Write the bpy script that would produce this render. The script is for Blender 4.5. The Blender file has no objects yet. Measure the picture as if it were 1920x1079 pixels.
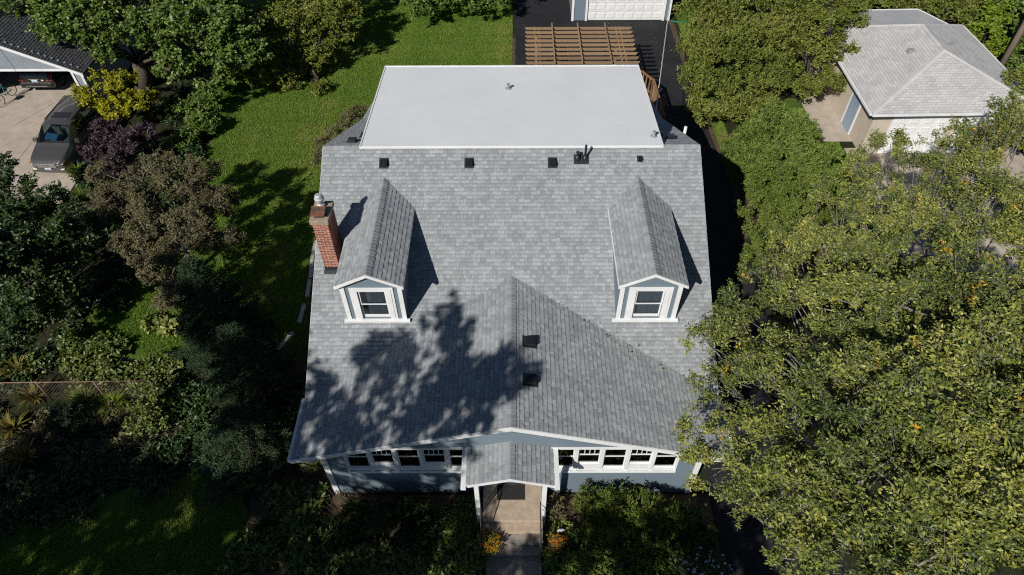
import bpy, math, random
import numpy as np
from mathutils import Vector, Matrix

random.seed(7)
RNG = np.random.default_rng(11)
SC = bpy.context.scene
COL = SC.collection
R = math.radians

# ------------------------------------------------------------------ camera
cam_data = bpy.data.cameras.new('camera')
cam_data.sensor_width = 36.0
cam_data.lens = 1280.0 / 1920.0 * 36.0
cam_data.clip_start = 0.1
cam_data.clip_end = 2000.0
cam = bpy.data.objects.new('camera', cam_data)
COL.objects.link(cam)
PITCH, ROLL, YAW = R(47.957), R(-0.405), R(0.354)
fwd = Vector((0, math.cos(PITCH), -math.sin(PITCH)))
rgt = Vector((1, 0, 0))
dwn = Vector((0, -math.sin(PITCH), -math.cos(PITCH)))
rg2 = rgt * math.cos(ROLL) - dwn * math.sin(ROLL)
dn2 = rgt * math.sin(ROLL) + dwn * math.cos(ROLL)
m3 = Matrix((rg2, -dn2, -fwd)).transposed()
cam.matrix_world = Matrix.Translation((0.111, 0, 21.7)) @ (Matrix.Rotation(YAW, 3, 'Z') @ m3).to_4x4()
SC.camera = cam

# ------------------------------------------------------------------ sky and sun
SUN_TO = Vector((-0.885, -1.30, 1.22)).normalized()      # towards the sun
sun_el = math.asin(SUN_TO.z)
sun_az = math.atan2(SUN_TO.x, SUN_TO.y)                  # clockwise from +Y
world = bpy.data.worlds.new('World')
SC.world = world
world.use_nodes = True
wn = world.node_tree
sky = wn.nodes.new('ShaderNodeTexSky')
sky.sky_type = 'NISHITA'
sky.sun_disc = False
sky.sun_elevation = sun_el
sky.sun_rotation = sun_az
sky.dust_density = 0.0
sky.air_density = 0.8
sky.ozone_density = 2.5
wn.links.new(sky.outputs['Color'], wn.nodes['Background'].inputs['Color'])
wn.nodes['Background'].inputs['Strength'].default_value = 0.05
sun_data = bpy.data.lights.new('sun', 'SUN')
sun_data.energy = 5.0
sun_data.angle = R(0.53)
sun_data.color = (1.0, 0.965, 0.90)
sun = bpy.data.objects.new('sun', sun_data)
COL.objects.link(sun)
sun.rotation_euler = (-SUN_TO).to_track_quat('-Z', 'Y').to_euler()
sun.location = (-20, -30, 40)
SC.view_settings.view_transform = 'Standard'
SC.view_settings.look = 'None'
SC.view_settings.exposure = 0.0
SC.view_settings.gamma = 1.0
SC.view_settings.use_curve_mapping = False
SC.cycles.max_bounces = 6
SC.cycles.transparent_max_bounces = 12
SC.cycles.filter_width = 1.15
SC.cycles.use_denoising = False

# ------------------------------------------------------------------ helpers
def lin(r, g, b):
    f = lambda c: (c / 255 / 12.92) if c / 255 <= 0.04045 else ((c / 255 + 0.055) / 1.055) ** 2.4
    return (f(r), f(g), f(b), 1.0)

def col4(c):
    return tuple(c) + (1.0,) if len(c) == 3 else tuple(c)

def pmat(name, a, b=None, scale=3.0, rough=0.8, spec=0.3, bump=0.0, bscale=30.0, rnd=0.0, metal=0.0,
         lo=0.35, hi=0.65, stretch=None, third=None, coat=0.0):
    """procedural material: two colours blended by noise, per-piece tone from the attribute rnd, fine bump"""
    m = bpy.data.materials.new(name); m.use_nodes = True
    nt = m.node_tree; N = nt.nodes; L = nt.links
    bs = N['Principled BSDF']
    bs.inputs['Roughness'].default_value = rough
    bs.inputs['Specular IOR Level'].default_value = spec
    bs.inputs['Metallic'].default_value = metal
    bs.inputs['Coat Weight'].default_value = coat
    tc = N.new('ShaderNodeTexCoord')
    src = tc.outputs['Object']
    if stretch:
        mp = N.new('ShaderNodeMapping'); mp.inputs['Scale'].default_value = stretch
        L.new(src, mp.inputs['Vector']); src = mp.outputs['Vector']
    no = N.new('ShaderNodeTexNoise'); no.inputs['Scale'].default_value = scale
    no.inputs['Detail'].default_value = 6; no.inputs['Roughness'].default_value = 0.62
    L.new(src, no.inputs['Vector'])
    cr = N.new('ShaderNodeValToRGB')
    cr.color_ramp.elements[0].position = lo; cr.color_ramp.elements[1].position = hi
    cr.color_ramp.elements[0].color = col4(a); cr.color_ramp.elements[1].color = col4(b or a)
    if third:
        e = cr.color_ramp.elements.new(min(0.98, hi + 0.12)); e.color = col4(third)
    L.new(no.outputs['Fac'], cr.inputs['Fac'])
    out = cr.outputs['Color']
    if rnd:
        at_ = N.new('ShaderNodeAttribute'); at_.attribute_name = 'rnd'
        mr = N.new('ShaderNodeMapRange')
        mr.clamp = False
        mr.inputs['To Min'].default_value = 1 - rnd; mr.inputs['To Max'].default_value = 1 + rnd
        L.new(at_.outputs['Fac'], mr.inputs['Value'])
        mx = N.new('ShaderNodeVectorMath'); mx.operation = 'SCALE'
        L.new(out, mx.inputs[0]); L.new(mr.outputs['Result'], mx.inputs['Scale'])
        out = mx.outputs['Vector']
    L.new(out, bs.inputs['Base Color'])
    if bump:
        n2 = N.new('ShaderNodeTexNoise'); n2.inputs['Scale'].default_value = bscale; n2.inputs['Detail'].default_value = 5
        L.new(src, n2.inputs['Vector'])
        bp = N.new('ShaderNodeBump'); bp.inputs['Strength'].default_value = bump; bp.inputs['Distance'].default_value = 0.02
        L.new(n2.outputs['Fac'], bp.inputs['Height']); L.new(bp.outputs['Normal'], bs.inputs['Normal'])
    return m

def leafmat(name, stops, trans=0.25, rough=0.5, spec=0.35):
    """leaf colours along the per-leaf attribute rnd, part of the light passing through"""
    m = bpy.data.materials.new(name); m.use_nodes = True
    nt = m.node_tree; N = nt.nodes; L = nt.links
    bs = N['Principled BSDF']; out = N['Material Output']
    at_ = N.new('ShaderNodeAttribute'); at_.attribute_name = 'rnd'
    cr = N.new('ShaderNodeValToRGB')
    el = cr.color_ramp.elements
    el[0].position, el[0].color = stops[0][0], col4(stops[0][1])
    el[1].position, el[1].color = stops[-1][0], col4(stops[-1][1])
    for p, c in stops[1:-1]:
        e = el.new(p); e.color = col4(c)
    L.new(at_.outputs['Fac'], cr.inputs['Fac'])
    L.new(cr.outputs['Color'], bs.inputs['Base Color'])
    bs.inputs['Roughness'].default_value = rough
    bs.inputs['Specular IOR Level'].default_value = spec
    tr = N.new('ShaderNodeBsdfTranslucent')
    L.new(cr.outputs['Color'], tr.inputs['Color'])
    mix = N.new('ShaderNodeMixShader'); mix.inputs['Fac'].default_value = trans
    L.new(bs.outputs['BSDF'], mix.inputs[1]); L.new(tr.outputs['BSDF'], mix.inputs[2])
    L.new(mix.outputs['Shader'], out.inputs['Surface'])
    return m

def glassmat(name, tint=(0.75, 0.8, 0.82)):
    m = bpy.data.materials.new(name); m.use_nodes = True
    nt = m.node_tree; N = nt.nodes; L = nt.links
    N.remove(N['Principled BSDF'])
    tr = N.new('ShaderNodeBsdfTransparent'); tr.inputs['Color'].default_value = col4(tint)
    gl = N.new('ShaderNodeBsdfGlossy'); gl.inputs['Roughness'].default_value = 0.03
    lw_ = N.new('ShaderNodeLayerWeight'); lw_.inputs['Blend'].default_value = 0.5
    pw = N.new('ShaderNodeMath'); pw.operation = 'POWER'; pw.inputs[1].default_value = 4.0
    ma = N.new('ShaderNodeMath'); ma.operation = 'MULTIPLY_ADD'; ma.inputs[1].default_value = 0.92; ma.inputs[2].default_value = 0.06
    L.new(lw_.outputs['Facing'], pw.inputs[0]); L.new(pw.outputs['Value'], ma.inputs[0])
    mix = N.new('ShaderNodeMixShader')
    L.new(ma.outputs['Value'], mix.inputs['Fac'])
    L.new(tr.outputs['BSDF'], mix.inputs[1]); L.new(gl.outputs['BSDF'], mix.inputs[2])
    L.new(mix.outputs['Shader'], N['Material Output'].inputs['Surface'])
    return m

WL = {}          # world location of every Empty that parents something

def tag(o, label=None, cat=None, group=None, kind=None):
    if label: o['label'] = label
    if cat: o['category'] = cat
    if group: o['group'] = group
    if kind: o['kind'] = kind
    return o

def empty(name, loc=(0, 0, 0), parent=None, **kw):
    o = bpy.data.objects.new(name, None)
    o.empty_display_size = 0.3
    COL.objects.link(o)
    loc = Vector(loc)
    if parent is not None:
        o.parent = parent
        o.location = loc - WL[parent.name]
    else:
        o.location = loc
    WL[o.name] = loc.copy()
    return tag(o, **kw)

def link(o, parent=None, world_loc=(0, 0, 0)):
    COL.objects.link(o)
    w = Vector(world_loc)
    if parent is not None:
        o.parent = parent
        o.location = w - WL[parent.name]
    else:
        o.location = w
    WL[o.name] = w
    return o

class MB:
    """collects the faces of ONE piece"""
    def __init__(s): s.v = []; s.f = []; s.r = []
    def add(s, vs, fs, rnd=0.5):
        n = len(s.v); s.v.extend([tuple(v) for v in vs])
        for k, f in enumerate(fs): s.f.append(tuple(i + n for i in f)); s.r.append(rnd[k] if isinstance(rnd, list) else rnd)
        return s
    def box(s, x0, x1, y0, y1, z0, z1, rnd=0.5):
        v = [(x0,y0,z0),(x1,y0,z0),(x1,y1,z0),(x0,y1,z0),(x0,y0,z1),(x1,y0,z1),(x1,y1,z1),(x0,y1,z1)]
        return s.add(v, [(3,2,1,0),(4,5,6,7),(0,1,5,4),(1,2,6,5),(2,3,7,6),(3,0,4,7)], rnd)
    def bar(s, p, q, w, h, up=(0, 0, 1), rnd=0.5):
        p, q, up = Vector(p), Vector(q), Vector(up)
        d = (q - p).normalized(); sd = d.cross(up).normalized(); u = sd.cross(d).normalized()
        a, b = sd * w / 2, u * h / 2
        v = [p-a-b, p+a-b, p+a+b, p-a+b, q-a-b, q+a-b, q+a+b, q-a+b]
        return s.add(v, [(3,2,1,0),(4,5,6,7),(0,1,5,4),(1,2,6,5),(2,3,7,6),(3,0,4,7)], rnd)
    def tube(s, pts, rad, n=8, rnd=0.5, cap=True):
        pts = [Vector(p) for p in pts]
        if not isinstance(rad, (list, tuple)): rad = [rad] * len(pts)
        base = len(s.v)
        ref = Vector((0.13, 0.97, 0.21)).normalized()
        for i, p in enumerate(pts):
            d = (pts[min(i+1, len(pts)-1)] - pts[max(i-1, 0)]).normalized()
            a = d.cross(ref)
            if a.length < 1e-3: a = d.cross(Vector((1, 0, 0)))
            a.normalize(); b = d.cross(a)
            for k in range(n):
                t = 2 * math.pi * k / n
                s.v.append(tuple(p + (a * math.cos(t) + b * math.sin(t)) * rad[i]))
        for i in range(len(pts) - 1):
            for k in range(n):
                k2 = (k + 1) % n
                s.f.append((base+i*n+k, base+i*n+k2, base+(i+1)*n+k2, base+(i+1)*n+k)); s.r.append(rnd)
        if cap:
            s.f.append(tuple(base + k for k in reversed(range(n)))); s.r.append(rnd)
            s.f.append(tuple(base + (len(pts)-1)*n + k for k in range(n))); s.r.append(rnd)
        return s
    def slab(s, poly, n, t, rnd=0.5):
        """closed slab under a planar 3d polygon, thickness t against n"""
        poly = [Vector(p) for p in poly]; n = Vector(n).normalized()
        k = len(poly); v = poly + [p - n * t for p in poly]
        fs = [tuple(range(k)), tuple(reversed(range(k, 2*k)))]
        for i in range(k):
            j = (i + 1) % k; fs.append((i, k+i, k+j, j))
        return s.add(v, fs, rnd)
    def lathe(s, c, prof, n=16, rnd=0.5):
        base = len(s.v)
        for r, z in prof:
            for k in range(n):
                t = 2*math.pi*k/n; s.v.append((c[0]+r*math.cos(t), c[1]+r*math.sin(t), c[2]+z))
        for i in range(len(prof)-1):
            for k in range(n):
                k2 = (k+1) % n; s.f.append((base+i*n+k, base+i*n+k2, base+(i+1)*n+k2, base+(i+1)*n+k)); s.r.append(rnd)
        s.f.append(tuple(base+k for k in reversed(range(n)))); s.r.append(rnd)
        s.f.append(tuple(base+(len(prof)-1)*n+k for k in range(n))); s.r.append(rnd)
        return s
    def mesh(s, name, mat, origin=(0,0,0), smooth=False):
        me = bpy.data.meshes.new(name)
        o = origin
        me.from_pydata([(v[0]-o[0], v[1]-o[1], v[2]-o[2]) for v in s.v], [], s.f)
        a = me.attributes.new('rnd', 'FLOAT', 'FACE'); a.data.foreach_set('value', s.r)
        if smooth: me.polygons.foreach_set('use_smooth', [True]*len(s.f))
        me.materials.append(mat); me.update()
        return me
    def build(s, name, mat, parent=None, origin=None, smooth=False, bevel=0.0, **kw):
        if origin is None:
            origin = WL[parent.name] if parent is not None else (0, 0, 0)
        o = bpy.data.objects.new(name, s.mesh(name, mat, origin, smooth))
        link(o, parent, origin)
        if bevel:
            b = o.modifiers.new('edge', 'BEVEL'); b.width = bevel; b.segments = 2; b.limit_method = 'ANGLE'
        return tag(o, **kw)

def box_piece(name, mat, parent, x0, x1, y0, y1, z0, z1, rnd=0.5, bevel=0.0, **kw):
    return MB().box(x0, x1, y0, y1, z0, z1, rnd).build(name, mat, parent, bevel=bevel, **kw)

def array_mesh(name, V, F, rnd, mat, smooth=False):
    """mesh from numpy arrays; F is (M,3) or (M,4)"""
    me = bpy.data.meshes.new(name)
    k = F.shape[1]
    me.vertices.add(len(V)); me.vertices.foreach_set('co', np.ascontiguousarray(V, dtype=np.float32).ravel())
    me.loops.add(F.size); me.loops.foreach_set('vertex_index', np.ascontiguousarray(F, dtype=np.int32).ravel())
    me.polygons.add(len(F)); me.polygons.foreach_set('loop_start', np.arange(0, F.size, k, dtype=np.int32))
    a = me.attributes.new('rnd', 'FLOAT', 'FACE'); a.data.foreach_set('value', np.ascontiguousarray(rnd, dtype=np.float32))
    if smooth: me.polygons.foreach_set('use_smooth', np.ones(len(F), dtype=bool))
    me.materials.append(mat)
    me.update(calc_edges=True); me.validate()
    return me

# ------------------------------------------------------------------ materials
M = {}
M['shingle'] = pmat('shingle', (0.272,0.287,0.298), (0.322,0.337,0.348), 1.1, 0.92, 0.15, 0.5, 120, rnd=0.18)
M['ridge'] = pmat('ridge_shingle', (0.25,0.262,0.275), (0.31,0.32,0.33), 5, 0.92, 0.15, 0.5, 120, rnd=0.16)
M['deck'] = pmat('roof_deck', (0.10,0.10,0.105), (0.14,0.14,0.145), 8, 0.9)
M['membrane'] = pmat('white_membrane', (0.635,0.64,0.648), (0.695,0.70,0.706), 0.55, 0.55, 0.3, 0.04, 15, lo=0.3, hi=0.7)
M['seam'] = pmat('membrane_seam', (0.60,0.605,0.615), (0.66,0.665,0.672), 0.9, 0.6)
M['trim'] = pmat('white_trim', (0.66,0.66,0.655), (0.76,0.76,0.76), 1.7, 0.5, 0.4, 0.05, 40)
M['siding'] = pmat('blue_siding', (0.145,0.188,0.222), (0.162,0.207,0.242), 2.0, 0.6, 0.3, 0.08, 50, stretch=(1,1,6))
M['black'] = pmat('black_metal', (0.012,0.012,0.015), (0.020,0.020,0.024), 6, 0.35, 0.5)
M['flash'] = pmat('dark_flashing', (0.016,0.016,0.018), (0.028,0.028,0.03), 8, 0.5, 0.5)
M['brick'] = pmat('red_brick', (0.23,0.060,0.032), (0.33,0.105,0.060), 14, 0.9, 0.2, 0.5, 60, rnd=0.35)
M['mortar'] = pmat('mortar', (0.42,0.36,0.30), (0.52,0.46,0.39), 12, 0.95, 0.1, 0.4, 80)
M['stone'] = pmat('limestone_cap', (0.26,0.21,0.15), (0.37,0.30,0.22), 7, 0.9, 0.2, 0.4, 40)
M['rust'] = pmat('rusted_metal', (0.075,0.055,0.048), (0.24,0.085,0.04), 6, 0.7, 0.3, 0.2, 40, lo=0.42, hi=0.6)
M['galv'] = pmat('galvanised', (0.36,0.37,0.38), (0.48,0.49,0.50), 9, 0.55, 0.5, metal=0.25)
M['pipe'] = pmat('grey_pipe', (0.22,0.23,0.24), (0.30,0.31,0.32), 9, 0.5, 0.4)
M['glass'] = glassmat('window_glass', (0.66,0.70,0.72))
M['interior'] = pmat('interior_plaster', (0.16,0.145,0.13), (0.20,0.185,0.165), 2, 0.9)
M['curtain'] = pmat('curtain', (0.16,0.18,0.20), (0.28,0.30,0.32), 6, 0.9, stretch=(8,1,1))
M['wood'] = pmat('cedar_wood', (0.215,0.135,0.074), (0.32,0.215,0.128), 7, 0.75, 0.3, 0.2, 50, rnd=0.25, stretch=(1,6,6))
M['deckwood'] = pmat('brown_deck', (0.16,0.08,0.035), (0.24,0.125,0.06), 6, 0.75, 0.3, 0.2, 50, rnd=0.3)
M['asphalt'] = pmat('asphalt', (0.013,0.013,0.015), (0.024,0.024,0.027), 0.9, 0.85, 0.25, 0.35, 90, third=(0.04,0.038,0.04))
M['concrete'] = pmat('tan_concrete', (0.36,0.305,0.25), (0.46,0.395,0.325), 1.6, 0.9, 0.2, 0.2, 60, rnd=0.08, third=(0.40,0.33,0.27))
M['slab'] = pmat('porch_concrete', (0.34,0.265,0.195), (0.44,0.345,0.26), 5, 0.9, 0.2, 0.35, 70)
M['pathc'] = pmat('path_concrete', (0.20,0.175,0.155), (0.29,0.255,0.225), 3, 0.9, 0.2, 0.3, 60)
M['mat'] = pmat('rubber_mat', (0.020,0.019,0.019), (0.032,0.030,0.030), 20, 0.85, 0.2, 0.4, 90)
M['soil'] = pmat('soil', (0.016,0.022,0.008), (0.036,0.034,0.018), 1.2, 0.95, 0.1, 0.6, 25)
M['mulch'] = pmat('mulch', (0.060,0.040,0.026), (0.12,0.082,0.055), 5, 0.95, 0.1, 0.8, 30)
M['lawn'] = pmat('lawn_soil', (0.050,0.088,0.012), (0.085,0.130,0.022), 0.5, 0.95, 0.1, 0.6, 30, third=(0.11,0.115,0.035))
M['bark'] = pmat('bark', (0.055,0.043,0.034), (0.11,0.088,0.07), 9, 0.9, 0.2, 0.7, 25, stretch=(3,3,0.6))
M['greybark'] = pmat('grey_bark', (0.13,0.115,0.10), (0.25,0.23,0.20), 8, 0.9, 0.2, 0.5, 30)
M['gshingle'] = pmat('pale_shingle', (0.43,0.418,0.408), (0.50,0.488,0.478), 1.2, 0.92, 0.15, 0.4, 90, rnd=0.10)
M['dshingle'] = pmat('charcoal_shingle', (0.055,0.057,0.062), (0.078,0.081,0.088), 6, 0.92, 0.15, 0.4, 90, rnd=0.2)
M['rolled'] = pmat('rolled_roofing', (0.31,0.315,0.32), (0.37,0.375,0.38), 1.4, 0.9, 0.2, 0.3, 60)
M['beige'] = pmat('beige_siding', (0.47,0.40,0.32), (0.53,0.455,0.37), 2, 0.6, 0.3)
M['greysiding'] = pmat('grey_siding', (0.22,0.25,0.28), (0.26,0.29,0.32), 2, 0.6, 0.3)
M['bluedoor'] = pmat('blue_grey_door', (0.24,0.31,0.39), (0.27,0.34,0.42), 2, 0.5, 0.4)
M['van'] = pmat('taupe_car_paint', (0.118,0.110,0.106), (0.126,0.117,0.113), 2, 0.28, 0.5, metal=0.55, coat=0.6)
M['suv'] = pmat('black_car_paint', (0.008,0.008,0.009), (0.010,0.010,0.011), 2, 0.22, 0.5, coat=0.7)
M['carglass'] = glassmat('car_glass', (0.50,0.58,0.56))
M['chrome'] = pmat('chrome', (0.72,0.73,0.75), (0.78,0.79,0.8), 4, 0.14, 0.5, metal=1.0)
M['lamp'] = pmat('lamp_lens', (0.62,0.62,0.6), (0.75,0.75,0.73), 10, 0.15, 0.6)
M['amber'] = pmat('amber_lens', (0.75,0.22,0.02), (0.8,0.3,0.04), 10, 0.2, 0.6)
M['redlens'] = pmat('red_lens', (0.55,0.012,0.012), (0.65,0.02,0.02), 10, 0.2, 0.6)
M['tyre'] = pmat('tyre_rubber', (0.015,0.015,0.015), (0.022,0.022,0.022), 10, 0.8)
M['plate'] = pmat('plate_white', (0.62,0.66,0.72), (0.72,0.76,0.8), 20, 0.5)
M['plateblue'] = pmat('plate_print', (0.06,0.16,0.42), (0.09,0.22,0.5), 20, 0.5)
M['seatgrey'] = pmat('car_interior', (0.10,0.10,0.10), (0.16,0.155,0.15), 5, 0.85)
M['shade_blue'] = pmat('folded_cloth', (0.02,0.09,0.22), (0.04,0.14,0.3), 4, 0.8)
M['teal'] = pmat('teal_paint', (0.05,0.42,0.42), (0.07,0.48,0.47), 5, 0.35, 0.5)
M['pink'] = pmat('pink_fabric', (0.35,0.04,0.14), (0.42,0.07,0.2), 8, 0.7)
M['pole'] = pmat('weathered_pole', (0.20,0.15,0.11), (0.30,0.235,0.18), 5, 0.9, 0.2, 0.5, 20, stretch=(6,6,0.5))
M['cable'] = pmat('cable_sheath', (0.55,0.55,0.56), (0.65,0.65,0.66), 20, 0.5)
M['dcable'] = pmat('dark_cable', (0.02,0.02,0.02), (0.035,0.035,0.035), 20, 0.6)
M['iron'] = pmat('black_iron', (0.012,0.012,0.012), (0.02,0.02,0.02), 10, 0.5, 0.4)
M['rail_rust'] = pmat('rusty_rail', (0.19,0.105,0.075), (0.28,0.165,0.12), 8, 0.7)
M['wire'] = pmat('wire_mesh', (0.14,0.11,0.09), (0.2,0.16,0.13), 8, 0.6)
M['edging'] = pmat('pale_edging', (0.36,0.34,0.33), (0.48,0.46,0.45), 5, 0.9, 0.2, 0.3, 30)
M['hose'] = pmat('hose', (0.16,0.17,0.16), (0.2,0.21,0.2), 5, 0.4)
M['ghose'] = pmat('green_hose', (0.02,0.13,0.07), (0.03,0.17,0.09), 5, 0.4)
M['terracotta'] = pmat('pot_clay', (0.28,0.13,0.09), (0.36,0.18,0.13), 8, 0.8)
M['gnome'] = pmat('pale_figure', (0.34,0.36,0.40), (0.45,0.47,0.5), 12, 0.6)

GREEN = lambda *a: leafmat(*a)
M['elm'] = leafmat('elm_leaf', [(0,(0.040,0.070,0.014)),(0.32,(0.110,0.150,0.030)),(0.70,(0.270,0.300,0.060)),(0.965,(0.46,0.44,0.092)),(0.985,(0.60,0.42,0.03)),(1,(0.70,0.34,0.02))], 0.36, 0.42, 0.5)
M['maple'] = leafmat('maple_leaf', [(0,(0.064,0.110,0.015)),(0.5,(0.109,0.173,0.027)),(0.95,(0.167,0.227,0.043)),(1,(0.232,0.262,0.048))], 0.25, 0.45, 0.45)
M['olive'] = leafmat('olive_leaf', [(0,(0.094,0.121,0.016)),(0.5,(0.156,0.186,0.025)),(1,(0.237,0.257,0.041))], 0.25, 0.45, 0.4)
M['juniper'] = leafmat('juniper_needle', [(0,(0.070,0.110,0.020)),(0.4,(0.165,0.210,0.038)),(0.8,(0.29,0.31,0.068)),(1,(0.27,0.22,0.08))], 0.25, 0.6, 0.25)
M['spray'] = leafmat('juniper_spray', [(0,(0.112,0.178,0.035)),(0.6,(0.198,0.275,0.058)),(1,(0.294,0.341,0.076))], 0.2, 0.6, 0.2)
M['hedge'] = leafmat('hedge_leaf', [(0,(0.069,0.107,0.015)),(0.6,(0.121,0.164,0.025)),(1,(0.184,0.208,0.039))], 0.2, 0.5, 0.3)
M['arbor'] = leafmat('arborvitae', [(0,(0.067,0.102,0.010)),(0.6,(0.114,0.162,0.015)),(1,(0.152,0.196,0.020))], 0.2, 0.6, 0.2)
M['yellow'] = leafmat('yellow_leaf', [(0,(0.14,0.150,0.008)),(0.5,(0.27,0.270,0.010)),(0.9,(0.41,0.390,0.018)),(1,(0.48,0.34,0.02))], 0.25, 0.5, 0.3)
M['purple'] = leafmat('purple_leaf', [(0,(0.025,0.015,0.022)),(0.6,(0.055,0.032,0.044)),(1,(0.102,0.064,0.072))], 0.15, 0.5, 0.35)
M['bronze'] = leafmat('bronze_leaf', [(0,(0.069,0.059,0.025)),(0.5,(0.132,0.114,0.051)),(0.9,(0.196,0.175,0.081)),(1,(0.147,0.173,0.048))], 0.25, 0.55, 0.3)
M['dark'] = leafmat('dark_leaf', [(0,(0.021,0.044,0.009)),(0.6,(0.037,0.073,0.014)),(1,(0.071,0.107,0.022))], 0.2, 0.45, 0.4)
M['spruce'] = leafmat('spruce_needle', [(0,(0.023,0.044,0.018)),(0.6,(0.042,0.073,0.032)),(1,(0.074,0.105,0.048))], 0.1, 0.6, 0.2)
M['hosta'] = leafmat('hosta_leaf', [(0,(0.08,0.12,0.02)),(0.6,(0.20,0.23,0.05)),(1,(0.40,0.38,0.10))], 0.2, 0.45, 0.4)
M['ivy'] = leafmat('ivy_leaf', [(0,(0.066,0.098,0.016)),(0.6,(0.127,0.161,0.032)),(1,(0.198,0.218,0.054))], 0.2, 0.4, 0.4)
M['fern'] = leafmat('fern_frond', [(0,(0.09,0.085,0.015)),(0.6,(0.18,0.155,0.03)),(1,(0.27,0.19,0.05))], 0.25, 0.6, 0.2)
M['lime'] = leafmat('lime_leaf', [(0,(0.096,0.150,0.012)),(0.6,(0.168,0.237,0.020)),(1,(0.264,0.325,0.030))], 0.25, 0.5, 0.3)
M['grass'] = leafmat('grass_blade', [(0,(0.115,0.215,0.026)),(0.5,(0.180,0.290,0.040)),(0.9,(0.26,0.335,0.062)),(1,(0.42,0.36,0.13))], 0.3, 0.6, 0.2)
M['mum'] = leafmat('yellow_flower', [(0,(0.210,0.143,0.016)),(0.5,(0.350,0.221,0.016)),(1,(0.420,0.169,0.008))], 0.2, 0.6, 0.2)
M['orange'] = leafmat('orange_flower', [(0,(0.34,0.10,0.01)),(1,(0.50,0.20,0.02))], 0.2, 0.6, 0.2)
M['violet'] = leafmat('pale_flower', [(0,(0.40,0.36,0.60)),(1,(0.70,0.68,0.78))], 0.2, 0.6, 0.2)

# ------------------------------------------------------------------ shingles
def clip(poly, a, b, c):
    """keep the part of a 2d polygon with a*u+b*v<=c"""
    out = []
    for i in range(len(poly)):
        p, q = poly[i], poly[(i+1) % len(poly)]
        dp, dq = a*p[0]+b*p[1]-c, a*q[0]+b*q[1]-c
        if dp <= 0: out.append(p)
        if dp * dq < 0:
            t = dp / (dp - dq); out.append((p[0]+t*(q[0]-p[0]), p[1]+t*(q[1]-p[1])))
    return out

def shingle_pieces(P0, U, V, poly, exposure=0.143, wmin=0.08, wmax=0.21, seed=1, skip=None, three_tab=None, thick=0.011):
    """wedge-shaped tabs over a convex polygon given in (u,v) on the roof plane; returns (verts, faces, tone, centre)"""
    rg = random.Random(seed)
    P0, U, V = Vector(P0), Vector(U).normalized(), Vector(V).normalized()
    Nn = U.cross(V)
    if Nn.z < 0: Nn = -Nn
    hp = []
    k = len(poly); area = sum(poly[i][0]*poly[(i+1)%k][1]-poly[(i+1)%k][0]*poly[i][1] for i in range(k))
    pl = poly if area > 0 else poly[::-1]
    for i in range(k):
        (x0,y0),(x1,y1) = pl[i], pl[(i+1)%k]
        a, b = (y1-y0), -(x1-x0); hp.append((a, b, a*x0+b*y0))
    us = [p[0] for p in poly]; vs = [p[1] for p in poly]
    res = []
    v = min(vs); course = 0
    while v < max(vs) - 1e-6:
        u = min(us) - rg.random() * wmax
        if three_tab: u = min(us) - (course % 2) * three_tab / 2 - three_tab
        raised = rg.random() < 0.5
        while u < max(us):
            w = three_tab or rg.uniform(wmin, wmax)
            if three_tab:
                q = [(u+0.007, v), (u+w-0.007, v), (u+w-0.007, v+exposure+0.01), (u+0.007, v+exposure+0.01)]
            else:
                q = [(u+0.002, v), (u+w-0.002, v), (u+w-0.002, v+exposure+0.01), (u+0.002, v+exposure+0.01)]
            raised = not raised
            for h in hp:
                q = clip(q, *h)
                if len(q) < 3: break
            u += w
            if len(q) < 3: continue
            cu = sum(p[0] for p in q)/len(q); cv = sum(p[1] for p in q)/len(q)
            c = P0 + U*cu + V*cv
            if skip and skip(c): continue
            t = thick * (0.8 if three_tab else (1.5 if raised else 0.75)) * rg.uniform(0.85, 1.15)
            tone = rg.choice((0.05, 0.25, 0.35, 0.45, 0.6, 0.8, 0.95)) if raised else rg.choice((0.1, 0.3, 0.5, 0.55, 0.75, 0.9, 1.0))
            if three_tab: tone = rg.random()
            top = []; bot = []
            for (a, b) in q:
                f = 1 - (b - v) / (exposure + 0.01)
                top.append(P0 + U*a + V*b + Nn*(0.003 + t*f)); bot.append(P0 + U*a + V*b - Nn*0.002)
            n = len(q)
            tf = [tuple(range(n))]; tones = [tone]
            band = v + exposure * (0.80 if three_tab else (0.62 if not raised else 0.84))
            lo_, hi_ = clip(q, 0, 1, band), clip(q, 0, -1, -band)
            if n == 4 and len(lo_) == 4 and len(hi_) == 4 and abs(q[0][1]-q[1][1]) < 1e-6:
                # lower face and the darker granule band printed at the head of the tab
                f = 1 - (band - v) / (exposure + 0.01)
                extra = [P0 + U*q[1][0] + V*band + Nn*(0.003 + t*f), P0 + U*q[0][0] + V*band + Nn*(0.003 + t*f)]
                if abs(q[2][0]-q[1][0]) < 1e-6 and abs(q[3][0]-q[0][0]) < 1e-6:
                    vs_ = top + bot + extra
                    fs = [(0,1,8,9), (9,8,2,3)] + [(i, 4+i, 4+(i+1)%4, (i+1)%4) for i in range(4)]
                    res.append((vs_, fs, [tone, tone*0.5-0.35 if not three_tab else -0.5] + [tone]*4, c)); continue
            fs = [tuple(range(n))] + [(i, n+i, n+(i+1)%n, (i+1)%n) for i in range(n)]
            res.append((top+bot, fs, tone, c))
        v += exposure; course += 1
    return res

def join_pieces(pieces, name, mat, parent, **kw):
    mb = MB()
    for vs, fs, t, c in pieces: mb.add(vs, fs, t)
    return mb.build(name, mat, parent, **kw)

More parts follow.
